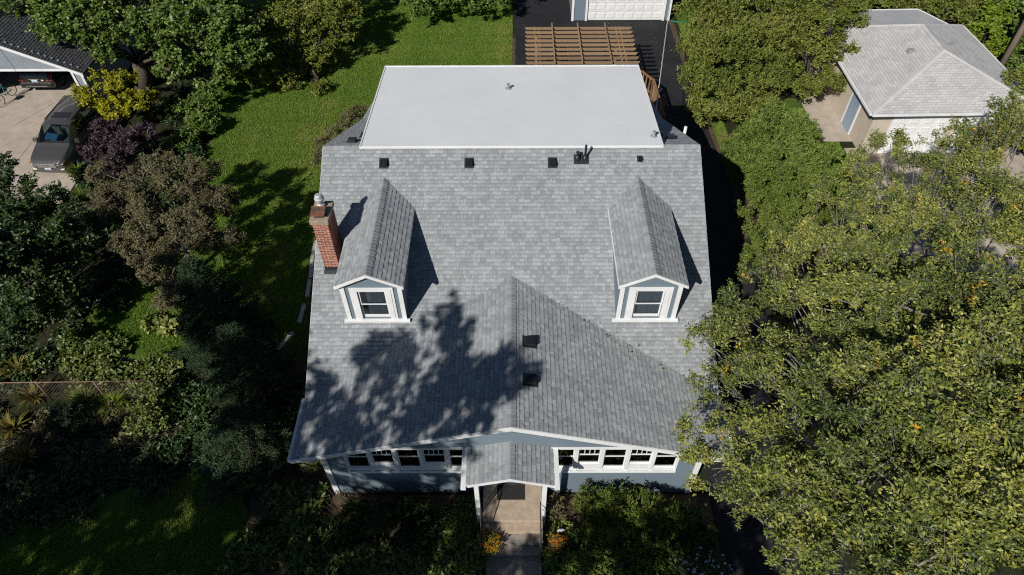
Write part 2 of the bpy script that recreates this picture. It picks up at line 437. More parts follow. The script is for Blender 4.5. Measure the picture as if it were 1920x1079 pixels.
def ridge_caps(parent, mat, p, q, sl, step=0.143, half=0.15, seed=3):
    """folded caps along a level ridge from p to q (both along y); sl = slope either side"""
    rg = random.Random(seed)
    p, q = Vector(p), Vector(q)
    n = int((q - p).length / step)
    meshes = []
    for t in (0.15, 0.5, 0.85):
        mb = MB()
        L = step + 0.02
        for s in (-1, 1):
            pts = [(0, 0, 0.036), (s*half, 0, 0.036-sl*half), (s*half, L, 0.020-sl*half), (0, L, 0.020)]
            bot = [(x, y, z-0.016) for x, y, z in pts]
            fs = [(0,1,2,3),(0,4,5,1),(1,5,6,2),(2,6,7,3)]
            mb.add(pts+bot, fs, t)
        meshes.append(mb.mesh('ridge_cap', mat))
    for i in range(n):
        o = bpy.data.objects.new('ridge_cap', rg.choice(meshes))
        link(o, parent, p + (q-p).normalized() * (i*step))

def lap_wall(mb, x0, x1, y, z0, z1, exposure=0.11, axis='x', out=-1, top=None, rnd=0.5):
    """courses of lap siding on a vertical wall plane; top(x) limits the height"""
    z = z0
    while z < z1 - 0.005:
        zz = min(z + exposure, z1)
        if axis == 'x':
            a, b = x0, x1
            if top:
                # shorten the course where the sloping top cuts it
                a, b = top(z, x0, x1)
                if b - a < 0.05: break
            mb.box(a, b, min(y, y+out*0.02), max(y, y+out*0.02), z, zz-0.006, rnd)
            mb.add([(a,y+out*0.02,zz-0.006),(b,y+out*0.02,zz-0.006),(b,y+out*0.006,zz),(a,y+out*0.006,zz)], [(0,1,2,3)], rnd)
        else:
            mb.box(min(y, y+out*0.02), max(y, y+out*0.02), x0, x1, z, zz-0.006, rnd)
        z = zz
    return mb

# ------------------------------------------------------------------ ground, lawns, paving
def sheet(name, pts, z, mat, kind='structure', **kw):
    v = [(p[0], p[1], z) for p in pts]
    return MB().add(v, [tuple(range(len(v)))]).build(name, mat, kind=kind, **kw)

sheet('ground', [(-400,-300), (400,-300), (400,500), (-400,500)], 0.0, M['soil'])
sheet('lawn', [(-7.4,15.5), (-7.4,31), (0.0,31), (0.05,60), (-21.5,60), (-18,36), (-16.2,31), (-15.8,27), (-16.5,21.5), (-17.6,18.5), (-17.3,16.7), (-14.2,15.6)], 0.004, M['lawn'])
sheet('front_lawn', [(-17.5,-12), (-8.4,-12), (-8.6,9.5), (-10.4,11.6), (-12.6,10.6), (-17.5,8.6)], 0.004, M['lawn'])
sheet('side_lawn', [(10.9,46), (10.75,26), (11.5,26), (11.6,36), (13,46)], 0.004, M['lawn'])
sheet('neighbour_lawn', [(15.0,25.5), (17.2,25.5), (17.2,34), (14.6,34)], 0.004, M['lawn'])
sheet('driveway', [(0.1,60), (0.15,31), (6.6,31), (6.75,-12), (10.5,-12), (10.55,22.5), (10.9,26.5), (10.6,31), (10.4,36.5), (10.3,43.3), (10.3,60)], 0.008, M['asphalt'])
sheet('planting_bed', [(-8.9,23), (-8.6,17), (-8.9,13), (-8.6,7), (-0.95,7), (-0.95,10.2), (-5.8,10.2), (-6.0,23)], 0.012, M['mulch'])
sheet('front_bed', [(1.0,7), (6.6,7), (6.6,10.2), (1.0,10.2)], 0.012, M['mulch'])
sheet('side_bed', [(10.95,30.5), (11.1,20), (14.5,20), (15,31)], 0.012, M['mulch'])
# narrow bare-earth verge beside the asphalt
sheet('verge', [(10.25,43.2), (10.34,36.5), (10.55,31), (10.85,26.5), (10.5,22.5), (10.75,22.5), (11.12,26.5), (10.8,31), (10.6,36.5), (10.6,43.2)], 0.016, M['mulch'])
sheet('driveway_edge', [(-0.06,31), (0.24,31), (0.2,34), (0.26,36), (0.16,38), (0.2,41), (-0.02,41), (-0.08,38), (0.02,36)], 0.016, M['mulch'])

# concrete drive of the left neighbour: separate slabs with joints
cd = empty('concrete_drive', (-26, 29, 0), kind='structure')
xs = [-33.0, -29.2, -25.55, -21.75]; ys = [22.0, 24.4, 27.6, 31.0, 34.3]
for i in range(3):
    for j in range(4):
        box_piece('slab', M['concrete'], cd, xs[i]+0.012, xs[i+1]-0.012, ys[j]+0.012, ys[j+1]-0.012, -0.05, 0.03, random.random())
cd2 = empty('garage_apron', (21, 25, 0), kind='structure')
xs = [17.3, 20.3, 23.3, 26.3]; ys = [15.5, 18.5, 21.6, 25.0, 29.3]
for i in range(3):
    for j in range(4):
        box_piece('slab', M['concrete'], cd2, xs[i]+0.012, xs[i+1]-0.012, ys[j]+0.012, ys[j+1]-0.012, -0.05, 0.03, random.random())
box_piece('slab', M['concrete'], cd2, 16.3, 18.2, 29.9, 35.0, -0.05, 0.03, 0.6)
box_piece('front_path', M['pathc'], None, -0.82, 0.92, -6, 8.15, -0.05, 0.03, kind='structure')
# stone edging pieces beside the house bed and the lit lawn
for k, (a, b) in enumerate([((-8.95,22.4),(-8.9,21.3)), ((-8.88,21.2),(-8.75,20.1)), ((-8.75,20.0),(-8.68,19.0)), ((-8.7,18.6),(-8.72,17.6)), ((-8.85,17.1),(-9.3,16.2)),
               ((-17.4,16.9),(-16.9,16.55)), ((-15.95,16.1),(-15.3,15.85)), ((-17.4,19.2),(-17.45,18.6))]):
    mb = MB().bar((a[0], a[1], 0.05), (b[0], b[1], 0.05), 0.16, 0.12)
    ctr = ((a[0]+b[0])/2, (a[1]+b[1])/2, 0)
    where = ['topmost of the row beside the bed by the chimney side', 'second of the row beside the bed by the chimney side', 'third of the row beside the bed by the chimney side',
             'fourth of the row beside the bed by the chimney side', 'loose and slanted near the porch eave corner', 'at the pointed corner of the small sunlit lawn', 'between sunlit lawn and leafy ground cover', 'in shade beside the small lawn'][k]
    mb.build('edging_stone', M['edging'], origin=ctr, bevel=0.015, label='pale edging stone ' + where, cat='edging stone', group='edging stones along the beds')

# ------------------------------------------------------------------ the house
YR, ZR, MS = 19.98, 7.061, 0.5353          # main ridge and front slope
RS = 0.49                                  # rear slope
PZ, PS, PY = 4.809, 0.2849, 9.94           # porch ridge height, slope, front edge
zmain = lambda y: ZR - MS * (YR - y)
zporch = lambda x: PZ - PS * abs(x)
house = empty('house', (0, 19, 0), label='blue-sided house with grey shingle roof, twin dormers and glazed front porch', cat='house')

body = [(12.45,0),(29.2,0),(29.2,2.85),(26.2,3.80),(19.98,6.84),(12.45,2.84)]
mb = MB(); v = []
for x in (-6.2, 6.2): v += [(x, y, z) for y, z in body]
n = len(body)
mb.add(v, [tuple(range(n)), tuple(reversed(range(n, 2*n)))] + [(i, n+i, n+(i+1)%n, (i+1)%n) for i in range(n)])
mb.build('wall', M['siding'], house)

# main roof: slabs carrying the shingles
W = 6.7
mr = MB()
nf = Vector((0, -MS, 1)).normalized(); nr = Vector((0, RS, 1)).normalized(); nk = Vector((0, 0.306, 1)).normalized()
mr.slab([(-W, 12.17, zmain(12.17)), (W, 12.17, zmain(12.17)), (W, YR, ZR), (-W, YR, ZR)], nf, 0.16)
zr1 = ZR - RS*(26.2-YR); zr2 = zr1 - 0.306*3.3
mr.slab([(-W, YR, ZR), (W, YR, ZR), (W, 26.2, zr1), (-W, 26.2, zr1)], nr, 0.16)
mr.slab([(-W, 26.2, zr1), (W, 26.2, zr1), (W, 29.5, zr2), (-W, 29.5, zr2)], nk, 0.14)
main_roof = mr.build('main_roof', M['deck'], house)
for s in (-1, 1):
    t = MB()
    t.slab([(s*W, 12.17, zmain(12.17)-0.01), (s*(W+0.012), 12.17, zmain(12.17)-0.01), (s*(W+0.012), YR, ZR-0.01), (s*W, YR, ZR-0.01)], nf, 0.17)
    t.build('rake_trim', M['trim'], house)
    t = MB()
    t.slab([(s*W, YR, ZR-0.01), (s*(W+0.012), YR, ZR-0.01), (s*(W+0.012), 26.2, zr1-0.01), (s*W, 26.2, zr1-0.01)], nr, 0.17)
    t.slab([(s*W, 26.2, zr1-0.01), (s*(W+0.03), 26.2, zr1-0.01), (s*(W+0.03), 29.5, zr2-0.01), (s*W, 29.5, zr2-0.01)], nk, 0.15)
    t.build('rake_trim', M['trim'], house)
box_piece('rear_gutter', M['trim'], house, -6.75, 6.75, 29.5, 29.62, zr2-0.16, zr2-0.02)

def hidden_front(c):
    if c.z < zporch(c.x) - 0.12 and abs(c.x) < 6.69: return True
    for cx in (-4.45, 4.43):
        if abs(c.x - cx) < 0.75 and 14.6 < c.y < 17.6: return True
    return False
Ls = math.hypot(YR-12.17, ZR-zmain(12.17))
pm = shingle_pieces((-W, 12.17, zmain(12.17)), (1,0,0), (0,1,MS), [(0,0),(2*W,0),(2*W,Ls),(0,Ls)], seed=5, skip=hidden_front)
join_pieces(pm, 'shingles', M['shingle'], main_roof, kind='stuff')
Lr = math.hypot(26.2-YR, ZR-zr1)
hid_r = lambda c: abs(c.x) < 5.0 and c.y < 26.0
pr = shingle_pieces((W, 26.2, zr1), (-1,0,0), (0,-1,RS), [(0,0),(2*W,0),(2*W,Lr),(0,Lr)], seed=6, skip=hid_r)
Lk = math.hypot(3.3, zr1-zr2)
pr += shingle_pieces((W, 29.5, zr2), (-1,0,0), (0,-3.3,zr1-zr2), [(0,0),(2*W,0),(2*W,Lk),(0,Lk)], seed=8)
join_pieces(pr, 'rear_shingles', M['shingle'], main_roof, kind='stuff')
# caps along the two short lengths of open ridge
for s in (-1, 1):
    for i in range(6):
        x = s*(5.36 + 0.22*i)
        mb = MB()
        for d, sl in ((-1, MS), (1, RS)):
            p = [(x-0.115, YR, ZR+0.034), (x+0.115, YR, ZR+0.034), (x+0.115, YR+d*0.15, ZR+0.034-sl*0.15), (x-0.115, YR+d*0.15, ZR+0.034-sl*0.15)]
            mb.add(p + [(a, b, c-0.016) for a, b, c in p], [(0,1,2,3),(0,4,5,1),(1,5,6,2),(2,6,7,3),(3,7,4,0)], random.random())
        mb.build('ridge_cap', M['ridge'], main_roof)

# ---- glazed front porch
WP = 6.69
yv = lambda x: YR - (ZR - zporch(x)) / MS
porch = empty('porch', (0, 10.3, 0), parent=house)
pr_mb = MB()
for s in (-1, 1):
    npn = Vector((s*PS, 0, 1)).normalized()
    poly = [(0, PY, PZ), (s*WP, PY, zporch(WP)), (s*WP, yv(WP)+0.25, zporch(WP)), (0, yv(0)+0.2, PZ)]
    pr_mb.slab(poly if s < 0 else poly[::-1], npn, 0.13)
porch_roof = pr_mb.build('porch_roof', M['deck'], house)
all_p = []
for s in (-1, 1):
    Lp = math.hypot(WP, WP*PS)
    # u along y, v from the eave up to the ridge
    poly = [(0, 0), (yv(WP)-PY+0.02, 0), (yv(0)-PY+0.02, Lp), (0, Lp)]
    all_p += shingle_pieces((s*WP, PY, zporch(WP)), (0,1,0), (-s, 0, PS), poly, seed=20+s)
ex = Vector((0.111, 0, 21.7))

# ---- entry canopy
EX, EZ, ES = -0.04, 3.42, 0.32
EW = 1.30
en_mb = MB()
ent_p = []
for s in (-1, 1):
    poly = [(EX, 9.08, EZ), (EX+s*EW, 9.08, EZ-ES*EW), (EX+s*EW, 10.28, EZ-ES*EW), (EX, 10.28, EZ)]
    en_mb.slab(poly if s < 0 else poly[::-1], Vector((s*ES, 0, 1)), 0.10)
    Le = math.hypot(EW, EW*ES)
    ent_p += shingle_pieces((EX+s*EW, 9.06, EZ-ES*EW), (0,1,0), (-s,0,ES), [(0,0),(1.22,0),(1.22,Le),(0,Le)], seed=30+s, wmin=0.14)
entry_roof = en_mb.build('entry_roof', M['deck'], house)
# the nearest, largest-looking shingles are pieces of their own, the rest one mass
all_p.sort(key=lambda p: (p[3]-ex).length)
big_p = [p for p in all_p if len(p[0]) in (8, 10)][:300-len(ent_p)-4]
ids = {id(p) for p in big_p}
join_pieces([p for p in all_p if id(p) not in ids], 'shingles', M['shingle'], porch_roof, kind='stuff')
for grp, par in ((big_p, porch_roof), (ent_p, entry_roof)):
    for p in grp:
        MB().add(p[0], p[1], p[2]).build('shingle', M['shingle'], par, origin=p[3])
ridge_caps(porch_roof, M['ridge'], (0, PY, PZ), (0, yv(0)-0.05, PZ), PS, seed=4)
ridge_caps(entry_roof, M['ridge'], (EX, 9.06, EZ), (EX, 10.26, EZ), ES, seed=5)

# porch trims
for s in (-1, 1):
    t = MB()
    poly = [(0, PY-0.03, PZ-0.005), (s*(WP+0.02), PY-0.03, zporch(WP)-0.005), (s*(WP+0.02), PY, zporch(WP)-0.005), (0, PY, PZ-0.005)]
    t.slab(poly if s < 0 else poly[::-1], (0,0,1), 0.17)
    t.build('rake_board', M['trim'], house)
    t = MB().slab([(0, PY, PZ-0.14), (s*WP, PY, zporch(WP)-0.14), (s*WP, 10.29, zporch(WP)-0.14), (0, 10.29, PZ-0.14)][::(1 if s < 0 else -1)], (0,0,1), 0.02)
    t.build('soffit', M['trim'], house)
    box_piece('eave_gutter', M['trim'], house, min(s*WP, s*(WP+0.11)), max(s*WP, s*(WP+0.11)), PY, 12.15, zporch(WP)-0.15, zporch(WP)-0.02)
    t = MB().slab([(EX, 9.05, EZ-0.005), (EX+s*EW, 9.05, EZ-ES*EW-0.005), (EX+s*EW, 9.078, EZ-ES*EW-0.005), (EX, 9.078, EZ-0.005)][::(1 if s < 0 else -1)], (0,0,1), 0.13)
    t.build('entry_rake_board', M['trim'], house)
    xe = EX + s*EW
    box_piece('entry_gutter', M['trim'], house, min(xe, xe+s*0.15), max(xe, xe+s*0.15), 8.98, 10.27, EZ-ES*EW-0.13, EZ-ES*EW+0.01)
    box_piece('corner_board', M['trim'], house, s*5.87-0.09, s*5.87+0.09, 10.24, 10.33, 0.0, 3.02)
    # side wall of the porch and return soffit
    box_piece('porch_side_wall', M['siding'], house, s*5.87-0.06, s*5.87+0.06, 10.34, 12.44, 0, 3.0)
    box_piece('eave_soffit', M['trim'], house, min(s*5.93, s*6.68), max(s*5.93, s*6.68), 9.97, 12.4, 2.70, 2.72)

w1 = MB(); lap_wall(w1, -5.78, 5.78, 10.30, 0.0, 1.48); w1.box(-5.78, 5.78, 10.301, 10.40, 0, 1.48)
w1.build('wall_below_windows', M['siding'], house)
for a, b in ((-5.78,-5.24), (5.24,5.78), (-1.18,-0.55), (0.55,1.18)):
    w2 = MB(); lap_wall(w2, a, b, 10.30, 1.48, 3.02); w2.box(a, b, 10.301, 10.40, 1.48, 3.02)
    w2.build('wall_beside_window', M['siding'], house)
w3 = MB()
lap_wall(w3, -5.9, 5.9, 10.30, 3.06, 4.62, top=lambda z, a, b: (max(a, -(4.60-z)/PS), min(b, (4.60-z)/PS)))
w3.add([(-5.5,10.301,3.03),(5.5,10.301,3.03),(0,10.301,4.63),(-5.5,10.40,3.03),(5.5,10.40,3.03),(0,10.40,4.63)], [(0,1,2),(5,4,3),(0,3,4,1),(1,4,5,2),(2,5,3,0)])
w3.build('gable_wall', M['siding'], house)
fl = MB().box(-5.8, 5.8, 10.41, 12.44, 0.70, 0.78); fl.build('porch_floor', M['deckwood'], house)
box_piece('porch_inner_wall', M['interior'], house, -5.8, 5.8, 12.38, 12.44, 0.79, 2.95)

def porch_window(cx, raised, fancy):
    wv = 0.804
    zb, zt = 1.50, 3.04
    ob, ot = (2.00 if raised else 1.74), 2.95
    hw = 0.345
    y0, y1 = 10.25, 10.36
    fr = MB()
    fr.box(cx-wv/2+0.001, cx-hw, y0, y1, zb, zt); fr.box(cx+hw, cx+wv/2-0.001, y0, y1, zb, zt)
    fr.box(cx-hw+0.001, cx+hw-0.001, y0+0.02, y1, zb, ob); fr.box(cx-hw+0.001, cx+hw-0.001, y0+0.002, y1, ot, zt)
    fr.box(cx-wv/2+0.001, cx+wv/2-0.001, y0-0.03, y0-0.001, zb, zb+0.11)
    wnd = fr.build('window', M['trim'], house)
    s = MB()
    s.box(cx-hw+0.002, cx-hw+0.04, y1-0.05, y1-0.01, ob+0.001, ot-0.001); s.box(cx+hw-0.04, cx+hw-0.002, y1-0.05, y1-0.01, ob+0.001, ot-0.001)
    zm = ob + (ot-ob)*0.56
    s.box(cx-hw+0.041, cx+hw-0.041, y1-0.052, y1-0.012, zm-0.022, zm+0.022)
    s.box(cx-hw+0.041, cx+hw-0.041, y1-0.05, y1-0.01, ob+0.001, ob+0.05); s.box(cx-hw+0.041, cx+hw-0.041, y1-0.05, y1-0.01, ot-0.04, ot-0.001)
    s.build('sash', M['trim'], wnd)
    for k in ((1, 2, 3) if fancy else ()):
        x = cx - hw + 0.04 + k*(2*hw-0.08)/4
        box_piece('muntin', M['trim'], wnd, x-0.011, x+0.011, y1-0.045, y1-0.015, (zm if fancy else zm+0.12)+0.024, ot-0.041)
    box_piece('pane', M['glass'], wnd, cx-hw+0.041, cx+hw-0.041, y1-0.034, y1-0.030, ob+0.051, zm-0.023)
    box_piece('pane', M['glass'], wnd, cx-hw+0.041, cx+hw-0.041, y1-0.034, y1-0.030, zm+0.023, ot-0.041)
for s in (-1, 1):
    for k in range(5):
        cx = s*1.20 + s*(k+0.5)*0.804
        porch_window(cx, k % 2 == 1, k % 2 == 1)
# entry door and porch floor seen under the canopy
d = box_piece('door', M['trim'], house, -0.54, 0.54, 10.28, 10.36, 0.74, 3.02)
box_piece('handle', M['chrome'], d, 0.36, 0.42, 10.22, 10.279, 1.72, 1.78)
box_piece('pane', M['glass'], d, -0.3, 0.3, 10.26, 10.279, 1.7, 2.7)
st = empty('entry_steps', (0, 9, 0), parent=house)
box_piece('landing', M['slab'], st, -0.93, 0.98, 8.98, 10.23, 0, 0.72, bevel=0.015)
for k in range(3):
    box_piece('step', M['slab'] if k == 0 else M['pathc'], st, -0.93, 0.98, 8.70-0.28*k, 8.979-0.28*k, 0, 0.54-0.18*k, bevel=0.012)
tag(box_piece('door_mat', M['mat'], None, -0.48, 0.42, 9.68, 10.2, 0.722, 0.734), label='charcoal ribbed door mat on the tan porch landing', cat='door mat')
for x in (-1.05, 0.99):
    p = box_piece('post', M['trim'], house, x-0.07, x+0.07, 9.14, 9.28, 0, 2.98, bevel=0.008)
    box_piece('post_cap', M['trim'], p, x-0.09, x+0.09, 9.12, 9.30, 2.84, 2.96)
    # iron stair railing with scrolls
    s = -1 if x < 0 else 1
    xr = x + (0.10 if s < 0 else -0.10)
    r = MB().tube([(xr, 9.2, 1.60), (xr, 8.95, 1.56), (xr, 8.1, 0.92), (xr, 8.06, 0.85)], 0.02, 8)
    rail = r.build('railing', M['iron'], house, smooth=True)
    MB().tube([(xr, 9.2, 0.90), (xr, 8.95, 0.86), (xr, 8.1, 0.20)], 0.012, 6).build('lower_rail', M['iron'], rail)
    for k in range(6):
        y = 8.12 + 0.2*k
        zl = 0.22 + (y-8.1)*0.776 if y < 8.95 else 0.88
        MB().tube([(xr, y, zl), (xr, y, zl+0.69)], 0.009, 5).build('baluster', M['iron'], rail)
        if k < 5:
            sp = [(xr, y+0.1+0.07*math.cos(a)*(1-a/14), zl+0.42+0.07*math.sin(a)*(1-a/14)) for a in [0.6*i for i in range(17)]]
            MB().tube(sp, 0.006, 4).build('scroll', M['iron'], rail)

# ---- dormers
def dormer(cx, curtain):
    D = empty('dormer', (cx, 14.4, 4.1), parent=house)
    yf = 14.42; zr_, ze, hw = 6.50, 5.97, 1.07
    sl = (zr_-ze)/hw
    zb = zmain(yf)
    ww = 0.97
    yb = lambda z: YR - (ZR - z)/MS
    # side walls and front wall (with the window opening)
    wv = MB()
    for s in (-1, 1):
        x0, x1 = sorted((cx+s*ww, cx+s*(ww-0.08)))
        prof = [(yf, zb-0.15), (yf, ze-0.06), (yb(ze)+0.1, ze-0.06)]
        a = [(x0, y, z) for y, z in prof]; b = [(x1, y, z) for y, z in prof]
        wv.add(a+b, [(0,1,2),(5,4,3),(0,3,4,1),(1,4,5,2),(2,5,3,0)])
    wv.build('side_wall', M['siding'], D)
    wf = MB()
    ow, oz0, oz1 = 0.46, 4.22, 5.56
    y0, y1 = yf-0.001, yf+0.08
    wf.box(cx-ww+0.002, cx-ow, y0, y1, zb-0.1, ze-0.03); wf.box(cx+ow, cx+ww-0.002, y0, y1, zb-0.1, ze-0.03)
    wf.box(cx-ow+0.001, cx+ow-0.001, y0+0.002, y1, oz1, ze-0.03); wf.box(cx-ow+0.001, cx+ow-0.001, y0+0.002, y1, zb-0.1, oz0)
    wf.add([(cx-ww,y0,ze-0.031),(cx+ww,y0,ze-0.031),(cx,y0,ze-0.031+sl*ww),(cx-ww,y1,ze-0.031),(cx+ww,y1,ze-0.031),(cx,y1,ze-0.031+sl*ww)], [(0,1,2),(5,4,3),(2,5,3,0),(1,4,5,2)])
    wf.build('front_wall', M['siding'], D)
    # roof
    rf = MB(); yo = yf-0.18; pcs = []
    for s in (-1, 1):
        poly = [(cx, yo, zr_), (cx+s*hw, yo, ze), (cx+s*hw, yb(ze)+0.12, ze), (cx, yb(zr_)+0.12, zr_)]
        rf.slab(poly if s < 0 else poly[::-1], (s*sl,0,1), 0.07)
        Ld = math.hypot(hw, zr_-ze)
        pcs += shingle_pieces((cx+s*hw, yo, ze), (0,1,0), (-s, 0, sl), [(0,0),(yb(ze)-yo+0.03,0),(yb(zr_)-yo+0.03,Ld),(0,Ld)], seed=int(50+cx*3+s), wmin=0.12)
    rf.build('dormer_roof', M['deck'], D)
    join_pieces(pcs, 'shingles', M['shingle'], D, kind='stuff')
    ridge_caps(D, M['ridge'], (cx, yo, zr_), (cx, yb(zr_), zr_), sl, seed=int(60+cx))
    for s in (-1, 1):
        t = MB().slab([(cx, yo-0.03, zr_-0.004), (cx+s*(hw+0.02), yo-0.03, ze-0.014), (cx+s*(hw+0.02), yo-0.001, ze-0.014), (cx, yo-0.001, zr_-0.004)][::(1 if s < 0 else -1)], (0,0,1), 0.11)
        t.build('rake_board', M['trim'], D)
        t = MB().slab([(cx, yo, zr_-0.085), (cx+s*hw, yo, ze-0.085), (cx+s*hw, yf-0.002, ze-0.085), (cx, yf-0.002, zr_-0.085)][::(1 if s < 0 else -1)], (0,0,1), 0.012)
        t.build('soffit', M['trim'], D)
        x0, x1 = sorted((cx+s*hw, cx+s*(hw+0.02)))
        box_piece('eave_trim', M['trim'], D, x0, x1, yo, yb(ze)+0.02, ze-0.10, ze-0.004)
        x0, x1 = sorted((cx+s*(ww+0.015), cx+s*(ww-0.13)))
        box_piece('corner_board', M['trim'], D, x0, x1, yf-0.035, yf-0.003, zb+0.05, ze-0.05)
        # inner casing beside the window: two stepped boards
        x0, x1 = sorted((cx+s*0.62, cx+s*0.462)); box_piece('casing', M['trim'], D, x0, x1, yf-0.045, yf-0.003, 4.215, 5.64)
        x0, x1 = sorted((cx+s*0.70, cx+s*0.622)); box_piece('casing', M['trim'], D, x0, x1, yf-0.030, yf-0.003, 4.215, 5.64)
    box_piece('head_casing', M['trim'], D, cx-0.70, cx+0.70, yf-0.05, yf-0.004, 5.642, 5.72)
    box_piece('head_casing', M['trim'], D, cx-0.461, cx+0.461, yf-0.045, yf-0.005, 5.565, 5.64)
    box_piece('sill', M['trim'], D, cx-1.09, cx+1.09, yf-0.10, yf-0.004, zb+0.0, zb+0.115, bevel=0.008)
    w = empty('window', (cx, yf, 4.8), parent=D)
    sf = MB()
    for (za, zc, yy) in ((4.225, 4.90, 0.045), (4.87, 5.56, 0.015)):
        sf.box(cx-0.455, cx-0.40, yf+yy, yf+yy+0.028, za, zc); sf.box(cx+0.40, cx+0.455, yf+yy, yf+yy+0.028, za, zc)
        sf.box(cx-0.399, cx+0.399, yf+yy+0.001, yf+yy+0.027, za, za+(0.12 if za < 4.5 else 0.045)); sf.box(cx-0.399, cx+0.399, yf+yy+0.001, yf+yy+0.027, zc-0.045, zc)
    sf.build('sash', M['trim'], D)
    box_piece('pane', M['glass'], D, cx-0.399, cx+0.399, yf+0.056, yf+0.060, 4.346, 4.854)
    box_piece('pane', M['glass'], D, cx-0.399, cx+0.399, yf+0.026, yf+0.030, 4.916, 5.514)
    box_piece('curtain', M['curtain'], D, cx-0.5, cx+0.5, yf+0.22, yf+0.24, 4.15, 5.6)
    if curtain:
        box_piece('window_shade', M['greysiding'], D, cx-0.43, cx+0.43, yf+0.085, yf+0.09, 4.98, 5.56)
    bpy.data.objects.remove(w)
dormer(-4.45, False)
dormer(4.43, True)

# ---- flat shed roof at the back
SD = empty('shed_dormer', (0, 23, 5), parent=house)
zs = lambda y: 7.13 - 0.62*(y-19.9)/6.4
mb = MB()
for x in (-5.15, 5.03):
    prof = [(20.3, 6.2), (26.1, 3.5), (26.1, zs(26.1)-0.1), (20.3, zs(20.3)-0.1)]
    a = [(x, y, z) for y, z in prof]; b = [(x+0.12, y, z) for y, z in prof]
    mb.add(a+b, [(0,1,2,3),(7,6,5,4),(0,4,5,1),(1,5,6,2),(2,6,7,3),(3,7,4,0)])
mb.box(-5.03, 5.03, 26.0, 26.1, 3.6, zs(26.1)-0.1)
mb.build('dormer_wall', M['siding'], SD)
mb = MB().slab([(-5.33,19.86,zs(19.86)), (5.33,19.86,zs(19.86)), (5.33,26.3,zs(26.3)), (-5.33,26.3,zs(26.3))], (0,0.097,1), 0.10)
mb.build('membrane_roof', M['membrane'], SD, bevel=0.02)
for k in range(1, 4):
    y = 19.9 + k*1.62
    MB().slab([(-5.25,y,zs(y)+0.0015), (5.25,y,zs(y)+0.0015), (5.25,y+0.04,zs(y+0.04)+0.0015), (-5.25,y+0.04,zs(y+0.04)+0.0015)], (0,0,1), 0.008).build('seam', M['seam'], SD)
for x, y0, y1 in ((4.2,19.95,21.0), (3.9,21.0,22.0), (4.35,23.2,24.2), (3.9,25.3,26.2)):
    MB().slab([(x,y0,zs(y0)+0.003), (x+0.04,y0,zs(y0)+0.003), (x+0.04,y1,zs(y1)+0.003), (x,y1,zs(y1)+0.003)], (0,0,1), 0.008).build('seam', M['seam'], SD)
for s in (-1, 1):
    a = s*5.33; x0, x1 = sorted((a, a+s*0.05))
    MB().slab([(x0,19.86,zs(19.86)+0.02),(x1,19.86,zs(19.86)+0.02),(x1,26.3,zs(26.3)+0.02),(x0,26.3,zs(26.3)+0.02)], (0,0,1), 0.13).build('drip_edge', M['trim'], SD)
box_piece('drip_edge', M['trim'], SD, -5.38, 5.38, 26.30, 26.36, zs(26.3)-0.12, zs(26.3)+0.025)
for x, y, h in ((-0.13,24.25,0.20), (5.12,20.5,0.20)):
    z = zs(y)
    MB().lathe((x, y, z), [(0.13,0.002),(0.12,0.02),(0.06,0.04),(0.055,h),(0.07,h),(0.07,h+0.015),(0.04,h+0.015)], 14).build('pipe', M['pipe'], SD, smooth=False)

# ---- roof furniture
def box_vent(c, slope_dir, slope, w=0.26, l=0.30, parent=house):
    """black box vent lying on a slope; slope_dir = horizontal downhill unit vector"""
    d = Vector((slope_dir[0], slope_dir[1], -slope)).normalized()     # downhill
    h = Vector((slope_dir[0], slope_dir[1], 0)); sd = h.cross(Vector((0,0,1))).normalized(); n = sd.cross(d)
    if n.z < 0: n = -n
    c = Vector(c) + n*0.02
    P = lambda a, b, k: tuple(c + sd*a + d*b + n*k)
    mb = MB()
    v = [P(-w/2,-l/2,0.02), P(w/2,-l/2,0.02), P(w/2,l/2,0.0), P(-w/2,l/2,0.0), P(-w/2*0.9,-l/2*0.8,0.08), P(w/2*0.9,-l/2*0.8,0.08), P(w/2,l/2,0.15), P(-w/2,l/2,0.15)]
    mb.add(v, [(4,5,6,7),(0,1,5,4),(1,2,6,5),(2,3,7,6),(3,0,4,7)])
    o = mb.build('roof_vent', M['black'], parent, bevel=0.012)
    f = MB(); fw, fl_ = w*0.64, l*0.66
    f.add([P(-fw,-fl_,0.0), P(fw,-fl_,0.0), P(fw,fl_*1.05,0.004), P(-fw,fl_*1.05,0.004), P(-fw,-fl_,0.008), P(fw,-fl_,0.008), P(fw,fl_*1.05,0.012), P(-fw,fl_*1.05,0.012)],
          [(4,5,6,7),(0,1,5,4),(1,2,6,5),(2,3,7,6),(3,0,4,7)])
    f.build('flange', M['flash'], o)
    for k in (0, 1):
        f = MB(); zz = 0.05 + 0.05*k
        f.add([P(-w*0.4,l/2+0.003,zz), P(w*0.4,l/2+0.003,zz), P(w*0.4,l/2+0.012,zz+0.02), P(-w*0.4,l/2+0.012,zz+0.02)], [(0,1,2,3)])
        f.build('louvre', M['pipe'], o)
zf = lambda y: zmain(y)
for x in (-4.5, -1.49, 1.45): box_vent((x, 19.40, zf(19.40)), (0,-1), MS)
box_vent((4.53, 19.52, zf(19.52)), (0,-1), MS, 0.15, 0.18)
for y in (13.05, 11.62): box_vent((0.55, y, zporch(0.55)), (1,0), PS, 0.34, 0.34)
zrr = lambda y: ZR - RS*(y-YR)
for x, y in ((-5.85,20.75), (-5.62,21.8), (5.95,21.2), (5.62,21.9)): box_vent((x, y, zrr(y)), (0,1), RS, 0.30, 0.34)
